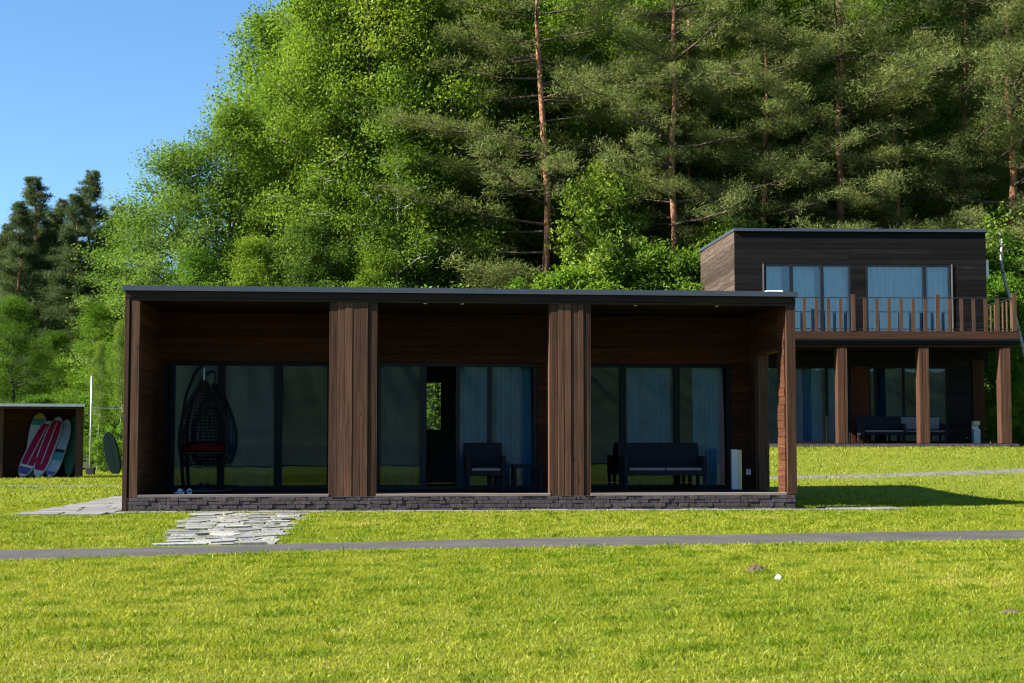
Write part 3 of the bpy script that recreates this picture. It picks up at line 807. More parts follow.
def paddle_board(label, bottom, top, width, deck, edge, patches=(), roll=0):
    """long flat board leaning from bottom to top point; deck, rail, coloured patches"""
    b = Vector(bottom); t_ = Vector(top); L = (t_-b).length
    o = thing('paddle_board', label, 'paddle board', b, 0, 'paddle boards in the shed')
    zax = (t_-b).normalized(); xax = Vector((1, .12+roll, 0)); xax = (xax - zax*xax.dot(zax)).normalized(); yax = zax.cross(xax)
    mt = Matrix((xax, yax, zax)).transposed(); o.rotation_euler = mt.to_euler()
    def wd(f): return width/2*(1-abs(2*f-1)**3.2)**.5
    def strip(f0, f1, k, y0, y1, n=26):
        mb = MB(); fs = np.linspace(f0, f1, n); P = []
        for f in fs: P.append((-wd(f)*k, f*L))
        for f in fs[::-1]: P.append((wd(f)*k, f*L))
        m = len(P)
        mb.v += [(p[0], y0, p[1]) for p in P] + [(p[0], y1, p[1]) for p in P]
        for i in range(n-1):
            a, b_, c, d_ = i, i+1, m-2-i, m-1-i
            mb.f.append((a, d_, c, b_)); mb.f.append((m+a, m+b_, m+c, m+d_)); mb.m += [0, 0]
        for i in range(m): j = (i+1) % m; mb.f.append((i, j, m+j, m+i)); mb.m.append(0)
        return mb
    strip(.002, .998, 1, -.04, .05).build('hull', edge, o, bevel=.012)
    strip(.05, .93, .84, -.047, -.041).build('deck_pad', deck, o)
    strip(.2, .9, .05, -.0515, -.0472).build('stringer', edge, o)
    for q0, q1, mm in patches: strip(q0, q1, .9, -.052, -.0475).build('graphic', mm, o)
    return o
M['crimson'] = plain('crimson deck', (.20,.006,.030), .6, spec=.15)
M['teal'] = plain('teal print', (.02,.16,.15), .5)
M['yellow'] = plain('yellow print', (.35,.24,.07), .5)
M['navy'] = plain('navy print', (.03,.05,.18), .5)
M['board_white'] = plain('white board', (.30,.315,.34), .5)
M['board_grey'] = plain('pale grey deck', (.20,.23,.27), .5)
M['green'] = plain('dark green board', (.003,.012,.009), .6, spec=.08)
M['mid_green'] = plain('green board', (.025,.09,.04), .5)
def shp(x, y, z): 
    c_, s_ = math.cos(R(14)), math.sin(R(14)); return (-12.26+x*c_-y*s_, 42.8+x*s_+y*c_, z)
paddle_board('white paddle board with teal and yellow nose, tallest in the shed', shp(-1.36,.5,.03), shp(-1.2,1.3,1.86), .5, M['board_white'], M['board_white'], ((.80,.9,M['teal']), (.9,.96,M['yellow'])))
paddle_board('crimson paddle board with blue and white tail, leftmost of the red ones', shp(-1.62,.12,.03), shp(-.92,1.15,1.62), .47, M['crimson'], M['board_white'], ((.06,.14,M['navy']), (.16,.2,M['board_white'])))
paddle_board('crimson paddle board with broad white rails, right of the other red one', shp(-1.2,.10,.03), shp(-.66,1.1,1.74), .43, M['crimson'], M['board_white'], ((.03,.1,M['board_white']),))
paddle_board('grey white paddle board with teal band near its tail', shp(-.86,.14,.03), shp(-.44,1.15,1.66), .45, M['board_grey'], M['board_white'], ((.28,.40,M['teal']), (.41,.47,M['black_plastic']), (.03,.08,M['navy'])))
paddle_board('slim green paddle board by the right post of the shed', shp(-.36,.5,.03), shp(-.26,1.35,1.75), .32, M['mid_green'], M['mid_green'])
gb = paddle_board('dark green board standing tilted on grass between pole and cabin', (-12.35, 47.0, -.02), (-12.72, 47.25, 1.32), .44, M['green'], M['green'])
del gb['group']
t = thing('pole', 'slim pale metal pole with dark foot right of the shed', 'pole', (-12.95, 46.2, 0))
MB().tube([(0,0,.0),(0,0,3.05)], .028, 10).build('shaft', M['galv'], t, smooth=True)
mb = MB(); mb.box(-.11,.13,-.11,.11,-.05,.22); mb.build('foot', M['black_plastic'], t, bevel=.01)
mb = MB(); pts = []
for k in range(21):
    f = k/20; pts.append((-12.35 + f*3.6, 43.9 + f*5.6, 2.02 + .42*f - .25*math.sin(math.pi*f)+.25*f))
mb.tube(pts, .009, 5); tag(mb.build('cable', M['galv'], None), 'thin pale cable running from the shed roof to the trees', 'cable')

# small things on the lawn
mb = MB(); n = 22; rr = random.Random(4)
rings = [(0,.075),(.05,.07),(.10,.05),(.145,.02),(.19,-.02)]
for j, (q, zz) in enumerate(rings):
    for k in range(n):
        a = 2*math.pi*k/n; e = 1+rr.uniform(-.15,.15)
        mb.v.append((q*1.2*e*math.cos(a), q*e*math.sin(a), zz+rr.uniform(-.012,.012)))
for j in range(4):
    for k in range(n): mb.f.append((j*n+k, (j+1)*n+k, (j+1)*n+(k+1)%n, j*n+(k+1)%n)); mb.m.append(0)
M['soil'] = plain('dry soil', (.075,.05,.032), .95, 0, .4, 30, .8)
mh = mb.build('molehill', M['soil'], smooth=False); mh.location = (2.1, 13.0, gzf(2.1,13)); mh.scale = (.5,.5,.75); tag(mh, 'small brown molehill in the grass near the white scrap', 'molehill')
mh2 = mh.copy(); C.objects.link(mh2); mh2.location = (3.25, 9.85, gzf(3.25,9.85)); mh2.scale = (.36,.34,.3); mh2.rotation_euler.z = 2; mh2['label'] = 'low brown molehill in the grass at the right edge of the lawn'
mh['group'] = mh2['group'] = 'molehills on the lawn'
mb = MB(); nn = 7
for j in range(nn):
    for i in range(nn):
        mb.v.append((i*.012-.036+rr.uniform(-.006,.006), j*.012-.036+rr.uniform(-.006,.006), .05+.02*math.sin(i*1.3+j)+rr.uniform(-.012,.012)))
for j in range(nn-1):
    for i in range(nn-1): a = j*nn+i; mb.f.append((a,a+1,a+nn+1,a+nn)); mb.m.append(0)
ps = mb.build('paper_scrap', M['white_paint']); ps.location = (2.11, 11.98, gzf(2.11,11.98)); ps.scale = (.65,.65,.8); tag(ps, 'crumpled white paper scrap lying in the near lawn', 'paper')
# white vent on the cabin roof
MB().box(10.2, 10.5, .2, .5, TOP+.05, TOP+.13).build('roof_vent', M['white_paint'], roof, bevel=.02)

# ------------------------------------------------------------------ foliage machinery
rng = np.random.default_rng(42)
def leaf_quads(cent, size, aspect, upbias, g, axis=None, out=0.0):
    """diamond leaves at cent (n,3); returns verts (n*4,3)"""
    n = len(cent)
    nr = g.normal(size=(n,3)); nr[:,2] += upbias
    if out:
        h_ = cent[:,:2]/(np.linalg.norm(cent[:,:2], axis=1, keepdims=True)+.2); nr[:,:2] += h_*out
    nr /= np.linalg.norm(nr, axis=1, keepdims=True)
    a = g.normal(size=(n,3)) if axis is None else axis + g.normal(size=(n,3))*.55
    a -= nr*(a*nr).sum(1, keepdims=True); a /= np.linalg.norm(a, axis=1, keepdims=True)+1e-9
    b = np.cross(nr, a); s = size[:,None]
    return np.stack([cent-a*s, cent+b*s*aspect-a*s*.1, cent+a*s, cent-b*s*aspect-a*s*.1], 1).reshape(-1,3)
def quad_mesh(name, v, tint, mat):
    n = len(v)//4; me = bpy.data.meshes.new(name)
    me.vertices.add(len(v)); me.vertices.foreach_set('co', v.astype(np.float32).ravel())
    me.loops.add(n*4); me.loops.foreach_set('vertex_index', np.arange(n*4, dtype=np.int32))
    me.polygons.add(n); me.polygons.foreach_set('loop_start', np.arange(0, n*4, 4, dtype=np.int32))
    at = me.attributes.new('tint', 'FLOAT', 'POINT'); at.data.foreach_set('value', np.repeat(tint, 4).astype(np.float32))
    me.materials.append(mat); me.update(calc_edges=True); return me
def part(name, me, parent):
    o = bpy.data.objects.new(name, me); C.objects.link(o); o.parent = parent; return o

def wobble(g, H, n, amp):
    z = np.linspace(0, H, n); x = np.cumsum(g.normal(0, amp, n)); y = np.cumsum(g.normal(0, amp, n)); x -= x[0]; y -= y[0]
    return np.stack([x, y, z], 1)
def at_z(tr, z): return np.array([np.interp(z, tr[:,2], tr[:,0]), np.interp(z, tr[:,2], tr[:,1]), z])

def decid(seed, H, Rc, cb, nl=56, per=170, lsz=.052, tr_r=.15, bark='bark_grey', upright=.75, weep=0, csz=.52):
    g = np.random.default_rng(seed); tr = wobble(g, H*.97, 10, .12); mb = MB()
    mb.tube([tuple(p) for p in tr], list(np.interp(np.linspace(0,1,10), [0,.05,1], [tr_r*1.35, tr_r, .02])), 9)
    cl = []
    for i in range(nl):
        q = (i+g.uniform(0,1))/nl; z = H*(cb + (1-cb)*.96*q); az = i*2.39996+g.uniform(-.5,.5)
        prof = max(.16, math.sin(math.pi*min(.98, .22+.76*q))**.8)
        L = Rc*prof*g.uniform(.62,1.2); up = upright*(.5+.8*q)
        p0 = at_z(tr, z); dirh = np.array([math.cos(az), math.sin(az), 0])
        pts = []
        for k in range(5):
            f = k/4; pts.append(p0 + dirh*L*f + np.array([0,0,1])*L*up*f*(1-.35*f) + g.normal(0,.04,3)*L*f*.6 - np.array([0,0,weep*f*f*L*.4]))
        mb.tube([tuple(p) for p in pts], [.022+.014*L, .018+.009*L, .014+.006*L, .012+.003*L, .006], 5, cap=False)
        for k in range(int(4+L*2.0)):
            f = g.uniform(.25, 1.05); b = np.array(pts[min(4, int(f*4))]) if f < 1 else np.array(pts[4])
            j = min(3, int(f*4)); fr = min(1, f*4-j); b = np.array(pts[j])*(1-fr)+np.array(pts[j+1])*fr
            off = g.normal(0,1,3); off[2] = abs(off[2])*.6+.1-weep; off *= (.28+.2*L*g.uniform(.3,1))/np.linalg.norm(off)
            c = b+off*1.1; cl.append(c)
            mb.tube([tuple(b), tuple((b+c)/2+g.normal(0,.04,3)), tuple(c)], [.012,.009,.005], 4, cap=False)
    for _ in range(10): cl.append(at_z(tr, H*.96)+g.normal(0,.35,3))
    cl = np.array(cl); n = len(cl); rs = csz*g.uniform(.6,1.25,n)
    cnt = per; cc = np.repeat(cl, cnt, 0); rr_ = np.repeat(rs, cnt)[:,None]
    pos = cc + np.clip(g.normal(0,1,(n*cnt,3)), -1.5, 1.5)*rr_*np.array([.72,.72,.55]) - np.array([0,0,weep])*np.abs(g.normal(0,.7,(n*cnt,1)))*rr_*1.4
    v = leaf_quads(pos, lsz*g.uniform(.45,1.45,len(pos)), .55, .7, g, out=.8)
    tint = np.clip(np.repeat(g.uniform(0,1,n), cnt)+g.normal(0,.22,n*cnt), 0, 1)
    tm = mb.build('trunk', M[bark], smooth=True); me = tm.data; bpy.data.objects.remove(tm)
    return me, quad_mesh('crown', v, tint, M['leaf'])

def pine(seed, H, Rc, cb, per=74, gap=.66, front=.55, lean=0, cone=False, tr_r=.155, mat='needle', nsz=.074):
    g = np.random.default_rng(seed); tr = wobble(g, H, 14, .07); mb = MB()
    mb.tube([tuple(p) for p in tr], list(np.interp(np.linspace(0,1,14), [0,.04,.7,1], [tr_r*1.3, tr_r, tr_r*.5, .025])), 10)
    cl, ax = [], []
    z = H*cb
    while z < H*.99:
        q = (z-H*cb)/(H*(1-cb)); m = g.integers(3,6)
        for k in range(m):
            az = g.uniform(0, 2*math.pi)
            if abs(math.atan2(math.sin(az+math.pi/2), math.cos(az+math.pi/2))) < .6 and g.random() < front: continue
            prof = (1.02-q)**1.0*g.uniform(.8,1.2) if cone else (math.sqrt(max(.02, 1-(max(0,q-.25)/.76)**2))*(.72+.4*min(1,q*3)))
            L = Rc*prof*g.uniform(.5,1.2)+(.08 if cone else .2); dirh = np.array([math.cos(az), math.sin(az), 0]); side = np.array([-dirh[1], dirh[0], 0])
            rise = (-.25+.5*q if cone else -.12+.40*q)+g.uniform(-.13,.13); bend = g.normal(0,.22)
            p0 = at_z(tr, min(H*.985, z+g.uniform(-.15,.15)))
            pt = lambda f: p0 + dirh*L*f + side*L*bend*f*f + np.array([0,0,1])*(L*rise*f + .10*L*f*f)
            mb.tube([tuple(pt(f)+g.normal(0,.028,3)*L*f) for f in (0,.2,.4,.6,.8,1)], [.014+.008*L,.012+.007*L,.010+.005*L,.008+.004*L,.007+.002*L,.005], 5, m=1, cap=False)
            bare = .12 if cone else .16
            for _ in range(int(3+L*(5.8 if not cone else 7))):
                f = g.uniform(bare, 1.02); b = pt(f); sd = g.choice([-1,1])
                o = (side*sd*g.uniform(.3,1)+dirh*g.uniform(.1,.7))*(.18+.30*L*(1.05-f)*g.uniform(.4,1)) + np.array([0,0,g.uniform(-.10,.24)])
                c = b+o; cl.append(c); d_ = o/np.linalg.norm(o); ax.append(d_*.7+np.array([0,0,.5]))
                mb.tube([tuple(b), tuple(c)], [.010,.005], 3, m=1, cap=False)
        # dead snags
        if not cone and g.random() < .35:
            az = g.uniform(0,2*math.pi); p0 = at_z(tr, z); L = g.uniform(.5,1.6)
            mb.tube([tuple(p0), tuple(p0+np.array([math.cos(az)*L*.6, math.sin(az)*L*.6, g.uniform(-.2,.25)])), tuple(p0+np.array([math.cos(az)*L, math.sin(az)*L, g.uniform(-.3,.3)]))], [.03,.02,.006], 4, m=1, cap=False)
        z += gap*g.uniform(.7,1.35)*(1 if not cone else .33)
    cl.append(at_z(tr, H)); ax.append(np.array([0,0,1.]))
    cl = np.array(cl); ax = np.array(ax); n = len(cl); rs = g.uniform(.22,.38,n)*(np.clip(1.15-(cl[:,2]/H)**3*.75,.3,1) if cone else 1)
    cc = np.repeat(cl, per, 0); rr_ = np.repeat(rs, per)[:,None]
    off = g.normal(0,1,(n*per,3))*np.array([.60,.60,.36])
    pos = cc + off*rr_ + np.array([0,0,.03])
    axr = off/np.linalg.norm(off,axis=1,keepdims=True)*.9 + np.repeat(ax, per, 0)*.8
    v = leaf_quads(pos, nsz*g.uniform(.7,1.3,n*per), .13, .5, g, axr)
    tint = np.clip(np.repeat(g.uniform(0,1,n), per)+g.normal(0,.18,n*per), 0, 1)
    tm = mb.build('trunk', [M['bark_pine'], M['limb_pine']], smooth=True); me = tm.data; bpy.data.objects.remove(tm)
    return me, quad_mesh('crown', v, tint, M[mat])

PROT = {
 'd1': decid(1, 16, 2.8, .12, upright=.95), 'd2': decid(2, 17, 2.6, .10, nl=62, upright=1.0), 'd3': decid(3, 15, 2.9, .15, nl=56, upright=1.15),
 'd4': decid(4, 14, 2.6, .06, nl=48, lsz=.05, per=170),
 'b1': decid(11, 17, 2.3, .28, nl=40, bark='bark_birch', weep=.35, tr_r=.10, lsz=.058, per=110), 'b2': decid(12, 15, 2.0, .35, nl=36, bark='bark_birch', weep=.3, tr_r=.08, lsz=.058, per=110),
 'y1': decid(21, 7, 1.7, .03, nl=40, per=120, lsz=.06, tr_r=.05, csz=.34), 'y2': decid(22, 6, 1.9, .02, nl=42, per=120, lsz=.058, tr_r=.045, csz=.34),
 's1': decid(31, 3.2, 1.3, .02, nl=30, per=90, lsz=.05, tr_r=.03, csz=.26),
 'p1': pine(41, 21, 4.2, .20), 'p2': pine(42, 20, 3.6, .26), 'p3': pine(43, 19, 3.9, .16, gap=.68), 'p4': pine(44, 21, 3.3, .34),
 'c1': pine(51, 14, 3.3, .04, per=64, cone=True, mat='spruce', front=0, tr_r=.15), 'c2': pine(52, 13, 3.0, .04, per=64, cone=True, mat='spruce', front=0, tr_r=.14),
}
PH = dict(d1=16,d2=17,d3=15,d4=14,b1=17,b2=15,y1=7,y2=6,s1=3.2,p1=21,p2=20,p3=19,p4=21,c1=14,c2=13)
def tree(kind, px, Y, h, label, rz=None, col=(1,1,1), wid=1.0, name=None, cat='tree', group=None):
    """px: bearing measured on the photograph; the tree stands at distance Y, h metres tall"""
    x = (px-512)/1500*Y
    nm = name or {'d':'deciduous_tree','b':'birch_tree','y':'young_tree','s':'shrub','p':'pine_tree','c':'spruce_tree'}[kind[0]]
    t = thing(nm, label, cat, (x, Y, gzf(x, Y)-.08), rnd.uniform(0, 6.28) if rz is None else rz, group)
    s = h/PH[kind]; t.scale = (s*wid, s*wid, s)
    a = part('trunk', PROT[kind][0], t); b = part('crown', PROT[kind][1], t); b.color = (*col, 1)
    return t
LIM = (1.15,1.12,.9); MID = (1,1,1); DEEP = (.72,.82,.9); SIL = (.95,1.0,1.5); DK = (.55,.68,.75)
# left spruces and the leafy growth at their feet
tree('c1', 14, 69, 11.6, 'dark spruce in front of the left edge trees', wid=1.1, col=(.85,.95,1))
tree('c2', 45, 69.5, 11.2, 'dark spruce below the blunt topped one', wid=1.15, col=(.8,.9,.95))
tree('c1', 74, 68, 11.8, 'dark spruce before the tall pointed one', wid=1.05, col=(.8,.92,.95))
tree('c2', 102, 68.5, 10.8, 'dark spruce leaning on the silvery poplar edge', wid=1.1, col=(.8,.9,.95))
tree('c1', 30, 72, 13.2, 'dark spruce at the far left with a blunt top against the sky', col=(1,1,1), wid=1.15)
tree('c2', 58, 76, 12.6, 'dark spruce standing between its two taller neighbours at the left', wid=1.1)
tree('c1', 88, 71, 13.3, 'tall dark pointed spruce next to the bright leafy wood', wid=1.0)
tree('c2', 8, 78, 11.6, 'spruce cut by the left picture edge', wid=1.2)
tree('c2', 112, 74, 12.0, 'spruce half hidden by the silvery green poplar', wid=1.1)
for i, px in enumerate((-40, -10, 40, 72, 100, -75)):
    tree(('c1','c2')[i%2], px, 84+i, 11+.5*(i%3), 'dark spruce in the back row of the left wood', group='spruces behind the left wood', wid=1.3)
tree('d4', 15, 60, 6.6, 'dense green tree behind the shed at the left edge', col=(.55,.72,.55), wid=1.2)
tree('d4', 92, 58, 6.2, 'bushy green tree right of the pole beside the cabin', col=(.7,.85,.6), wid=1.2)
tree('d4', 55, 64, 5.4, 'leafy tree under the spruces above the shed roof', col=(.42,.56,.45), wid=1.4)
tree('y2', 118, 55, 4.6, 'leafy shrub tree touching the left corner of the cabin', col=(.7,.9,.6), wid=1.1)
tree('y2', 40, 54, 2.6, 'low leafy bush just behind the shed roof', name='shrub', cat='shrub', col=(.55,.75,.5), wid=1.5)
tree('b2', 98, 52, 4.6, 'slim pale birch sapling right of the pole', wid=.6)
tree('b2', 119, 51, 5.2, 'slim pale birch sapling close to the left cabin corner', wid=.6)
tree('s1', 104, 50, 1.2, 'small leafy shrub behind the tilted green board', col=(.9,1.05,.8))
tree('s1', 126, 51, 1.6, 'small shrub half hidden by the left cabin corner', col=(.8,1,.8))
# the bright leafy wood
tree('d4', 182, 57, 12.2, 'silvery green poplar forming the low left end of the leafy wood', col=SIL, wid=1.25)
tree('d4', 145, 60, 10.2, 'lower silvery tree at the left foot of the poplar', col=(.85,.95,1.2), wid=1.4)
tree('d2', 226, 57, 14.0, 'mid green tree between poplar and the tall bright tree', col=(.95,1,.9), wid=1.05)
tree('d1', 318, 57.5, 18.6, 'tall bright green tree whose ragged left side meets the sky', col=LIM, wid=.86)
tree('d2', 272, 59, 15.6, 'slimmer green tree rising just left of the tall ragged one', col=(.9,1.0,.85), wid=.8)
tree('d3', 345, 58.5, 19.5, 'silvery green tall tree right of the ragged one', col=(.85,.93,1.2), wid=.78)
tree('d2', 372, 57.5, 20.5, 'broad yellow green tree above the left porch column', col=(1.28,1.16,.9), wid=.92)
tree('d1', 412, 60, 21.0, 'mid green tall tree right of the yellow green one', col=(.95,1.05,.8), wid=.85)
tree('d3', 445, 58.5, 20.5, 'bright leafy tree left of the big leaning limbs of pine', col=(1.2,1.12,.9), wid=.82)
tree('b1', 318, 56.5, 16, 'white stemmed birch between the ragged and the silvery tree', col=(1.05,1.05,.9))
tree('d3', 310, 55, 9.0, 'grey green low tree in front of the leafy wood', col=(.75,.8,.95), wid=1.1)
tree('d1', 250, 54.5, 8.5, 'bright low tree above the left bay of the cabin roof', col=LIM, wid=1.15)
tree('d4', 190, 55, 8.0, 'deep green low tree left above the cabin roof', col=(.8,1,.8), wid=1.2)
tree('d4', 375, 54.5, 8.0, 'yellow green low tree right of the grey green one', col=LIM, wid=1.1)
tree('d2', 465, 64, 20, 'leafy tree glimpsed behind the left limbs of the big pine', col=MID)
tree('b1', 400, 56, 15, 'birch with a white stem left of the big pine', col=(.95,1,.85))
tree('b1', 347, 57, 13, 'white stemmed birch low above the left column', col=(1.05,1.05,.85))
# pines
tree('p1', 548, 56, 22.0, 'big orange stemmed pine with wide limbs above the middle bay', rz=0.4, wid=1.15)
tree('p2', 398, 60, 13.5, 'short pine with a dim orange stem before the bright wood', rz=1.0, wid=.8)
tree('p3', 672, 57, 22.0, 'straight orange pine left of the black house', rz=2.2, wid=.95)
tree('p4', 688, 60, 21.5, 'thinner pine just right of the straight orange one', rz=.2, wid=.8)
tree('p2', 842, 58, 23, 'tall orange stemmed pine rising behind the balcony house roof', rz=4.0, wid=1.15)
tree('p3', 1020, 57, 22, 'pine at the right picture edge with layered boughs', rz=5.2, wid=1.1)
tree('p1', 965, 59, 21, 'broad pine left of the one at the right picture edge', rz=3.1, wid=.95)
tree('p3', 765, 57.5, 17, 'bushy pine above the left corner of the black house', rz=1.7, wid=1.0)
tree('p1', 905, 58.5, 16.0, 'lower pine with drooping boughs over the house roof', rz=.9, wid=1.0)
tree('d2', 612, 63, 21, 'leafy tree filling the gap between big pine and straight pine', col=(1,1.05,.9))
tree('d1', 500, 63, 21.5, 'fresh green tree behind the big pine, left of its stem', col=(1.05,1.08,.9))
tree('d4', 742, 62, 19, 'fresh green tree behind the bushy pine left of the black house', col=(1,1.05,.9), wid=1.2)
tree('d2', 800, 64, 23, 'leafy tree just left of the tall orange stem', col=(.95,1.02,.9))
tree('d3', 885, 63, 22, 'leafy tree just right of the tall orange stem', col=(1,1.05,.85))
tree('d1', 945, 64, 23, 'leafy tree behind the broad pine on the right', col=(.9,1,.85))
tree('b1', 568, 61, 19, 'birch stem close behind the big orange pine', rz=.5, col=(1.05,1.08,.9))
tree('b2', 708, 61, 18, 'birch left of the bushy pine at the black house', rz=1.5, col=(1.05,1.08,.9))
tree('b1', 783, 61, 20, 'birch between bushy pine and tall orange stem', rz=2.5, col=(1.05,1.08,.9))
tree('b2', 928, 61, 18, 'birch between the two white stems over the house roof', rz=3.5, col=(1,1.05,.9))
# leafy understorey and birches between the pines
tree('y1', 600, 54.5, 10.2, 'slender pale green young tree right of the big pine stem', col=(1.2,1.12,1.1), wid=.8)
tree('y1', 640, 53.5, 7.2, 'bright young tree above the right porch column', col=(.85,.92,.8))
tree('y2', 575, 53, 6.6, 'leafy young tree at the foot of the big pine', col=(.95,1.05,.7))
tree('y1', 520, 53, 6.4, 'leafy young tree left of the big pine foot', col=(.85,1,.75))
tree('y2', 470, 53.5, 6.2, 'dim green young tree under the long pine limbs', col=(.65,.8,.6))
tree('y2', 680, 54, 6.8, 'green young tree at the foot of the straight pine', col=(.72,.8,.7))
tree('y1', 712, 55.5, 8.0, 'pale green young tree left of the black house side wall', col=(1.05,1.05,.9), wid=.9)
tree('y2', 430, 54, 6.2, 'green young tree over the cabin roof below the birch', col=(.8,.95,.7))
tree('b2', 637, 60, 15, 'thin white birch stem between the two orange pines', rz=1)
tree('b1', 900, 60.5, 21, 'bare white birch stem amid the pines over the house', rz=2, col=(.9,1,.8))
tree('b2', 655, 62, 18, 'thin birch behind the straight orange pine', rz=3, col=(.8,.95,.7))
tree('y1', 1010, 51, 5.6, 'leafy young tree right of the house porch', col=(.75,.95,.6), wid=.8)
tree('s1', 1018, 47.5, 1.9, 'sunlit green shrub behind the right house post', col=(1,1.15,.7))
tree('y2', 990, 55, 7.5, 'dark young tree in the shade beside the house', col=(.5,.7,.5))
# leaning birch beside the house
lb = thing('birch_tree', 'leaning white birch stem bending past the balcony corner', 'tree', (16.45, 47.6, gzf(16.45, 47.6)))
mb = MB(); mb.tube([(.25,0,-.1),(.1,0,1.2),(-.05,0,2.4),(-.45,0,4.2),(-.72,0,5.2),(-.85,0,5.9),(-.8,0,6.6),(-1.0,.1,7.2)], [.075,.07,.065,.06,.055,.05,.04,.02], 8)
mb.tube([(-.05,0,2.4),(.3,.1,3.6),(.35,.2,5.0)], [.035,.03,.01], 6)
mb.build('trunk', M['bark_birch'], lb, smooth=True)
g = np.random.default_rng(77); cl = np.array([(-1.0,.1,7.1),(-.7,0,7.3),(-1.2,.1,6.4),(.3,.2,5.0),(.4,.3,4.6),(-.9,.2,6.6),(-1.3,.1,6.9)])
cc = np.repeat(cl, 60, 0); pos = cc+g.normal(0,.25,(len(cc),3))
part('crown', quad_mesh('crown', leaf_quads(pos, .075*g.uniform(.7,1.3,len(pos)), .55, .9, g), g.uniform(0,1,len(pos)), M['leaf']), lb)
# rows deeper in the wood
gr = 'trees deep in the wood'
g = random.Random(99); i = 0
for Y, x0, x1, n, hh in ((66, 250, 1060, 15, 21), (74, 300, 1080, 14, 23.5), (84, 300, 1090, 15, 27), (95, 320, 1100, 14, 30)):
    for k in range(n):
        px = x0 + (x1-x0)*(k+g.uniform(.15,.85))/n
        kind = g.choice(['d1','d2','d3','d4','p3','p1','d2']) if px < 520 else g.choice(['d2','d3','p3','d2','p4','d1','d4'])
        dd = kind[0] == 'd'
        tree(kind, px, Y+g.uniform(-2.5,2.5), hh*g.uniform(.92,1.06), 'leafy tree deep in the wood behind the front trees' if dd else 'pine deep in the wood behind the front trees',
             col=((1.1,1.12,.9) if px < 520 else (1.15,1.2,.95)) if dd else (1,1,1), wid=1.1, group='leafy trees deep in the wood' if dd else 'pines deep in the wood')
# bushes closing the floor of the wood
for k in range(26):
    px = 130 + k*37 + g.uniform(-12,12); Y = g.uniform(56,64)
    tree(g.choice(['y1','y2']), px, Y, g.uniform(4.5,7.5), 'undergrowth bush in the shade of the wood', name='shrub', cat='shrub', col=(.75,.92,.6) if px > 430 else (.75,.9,.6), wid=1.3, group='undergrowth of the wood')

# ------------------------------------------------------------------ lawn blades
def inside_poly(x, y, poly):
    c = np.zeros(len(x), bool); n = len(poly)
    for i in range(n):
        x1, y1 = poly[i]; x2, y2 = poly[(i+1) % n]
        cond = ((y1 > y) != (y2 > y)) & (x < (x2-x1)*(y-y1)/(y2-y1+1e-12)+x1); c ^= cond
    return c
poly_path = ASPH_NEAR + ASPH_FAR[::-1]
poly_back = BACK_NEAR + BACK_FAR[::-1]
poly_flag = [(-4.8,22.75),(-3.1,22.75),(-2.52,16.2),(-3.72,15.7)]
poly_house = [h1(-.02,-.2), h1(W1+1.0,-.25), h1(W1+1.0,.5), h1(W1,.5), h1(W1,B+.1), h1(-.02,B+.1)]
poly_terr = [h1(-1.8,-.9), h1(0,-.9), h1(0,6), h1(-.9,6)]
poly_h2 = [(X2-.05,Y2-.05),(X2+W2+.1,Y2+.2),(X2+W2-.2,Y2+BB),(X2-.3,Y2+BB)]
poly_shed = [shp(-4.4,-.05,0)[:2],shp(.02,-.05,0)[:2],shp(.02,1.6,0)[:2],shp(-4.4,1.6,0)[:2]]
def cnoise(x, y, s, seed):
    g = np.random.default_rng(seed); o = 0
    for k in range(7):
        a = g.uniform(0, 6.28); f = s*g.uniform(.6,1.9); o = o + np.sin(x*math.cos(a)*f + y*math.sin(a)*f + g.uniform(0,6.28))
    return o/7
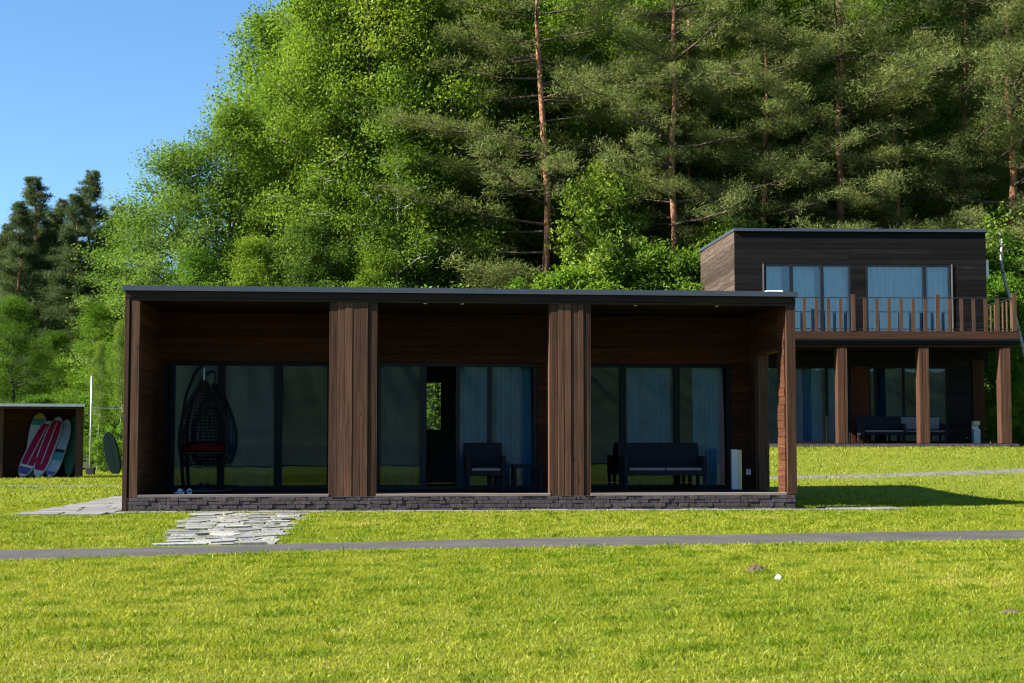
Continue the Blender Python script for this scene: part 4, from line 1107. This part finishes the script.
def blades(n, y0, y1, ln, wd, spread, seed):
    g = np.random.default_rng(seed)
    y = np.sqrt(g.uniform(y0**2, y1**2, n)); x = g.uniform(-1, 1, n)*(.36*y+.8)*spread
    keep = ~(inside_poly(x, y+g.normal(0,.07,n), poly_path) | (inside_poly(x, y, poly_back) & (g.random(n) > (.5-.012*np.clip(x,-8,12)))) | inside_poly(x, y, poly_house) | inside_poly(x, y, poly_terr) | inside_poly(x, y, poly_h2) | inside_poly(x, y, poly_shed))
    fl = inside_poly(x, y, poly_flag); keep &= ~fl | (g.random(n) < .16)
    x = x[keep]; y = y[keep]; n = len(x); z = gz(x, y)
    dens = cnoise(x, y, 3.2, 5); weed = cnoise(x, y, 9.0, 9)
    fine = cnoise(x, y, 14.0, 21); worn = np.clip(cnoise(x, y, 2.4, 31)-.24, 0, 1)
    L = ln*(1-.7*np.clip(worn,0,1))*g.uniform(.45,1.3,n)*(1+.35*dens)*(1+.5*(weed > .28))
    az = g.uniform(0, 2*math.pi, n); lean = np.abs(g.normal(0, .55, n))+.12
    t = np.stack([np.cos(az)*np.sin(lean), np.sin(az)*np.sin(lean), np.cos(lean)], 1)
    b2_ = g.uniform(0, 2*math.pi, n); s = np.stack([np.cos(b2_), np.sin(b2_), np.zeros(n)], 1)
    base = np.stack([x, y, z-.006], 1); W = (wd*g.uniform(.6,1.3,n))[:,None]; L = L[:,None]
    mid = base + t*L*.55; tip = base + t*L + np.stack([np.cos(az), np.sin(az), -np.ones(n)*.5], 1)*L*.22
    v = np.stack([base-s*W*.5, mid-s*W*.42, tip, mid+s*W*.42], 1)
    v = np.stack([base, mid-s*W*.5, tip, mid+s*W*.5], 1).reshape(-1,3)
    tint = np.clip(.46 + .30*cnoise(x, y, .9, 3) + .30*fine + g.normal(0,.19,n) - .5*(weed > .3) + .9*worn, 0, 1)
    return v, tint
vs, ts = zip(blades(460000, 6.2, 15.6, .034, .0052, 1.06, 1), blades(260000, 15.0, 26.5, .045, .0085, 1.06, 2), blades(180000, 26, 53, .06, .017, 1.06, 3),
             blades(260000, 4.5, 26.5, .045, .0085, 2.2, 4))
me = quad_mesh('lawn_grass', np.concatenate(vs), np.concatenate(ts), M['grass'])
lawn = bpy.data.objects.new('lawn_grass', me); C.objects.link(lawn); lawn['kind'] = 'stuff'
lawn['label'] = 'short sunlit yellow green lawn'; lawn['category'] = 'grass'
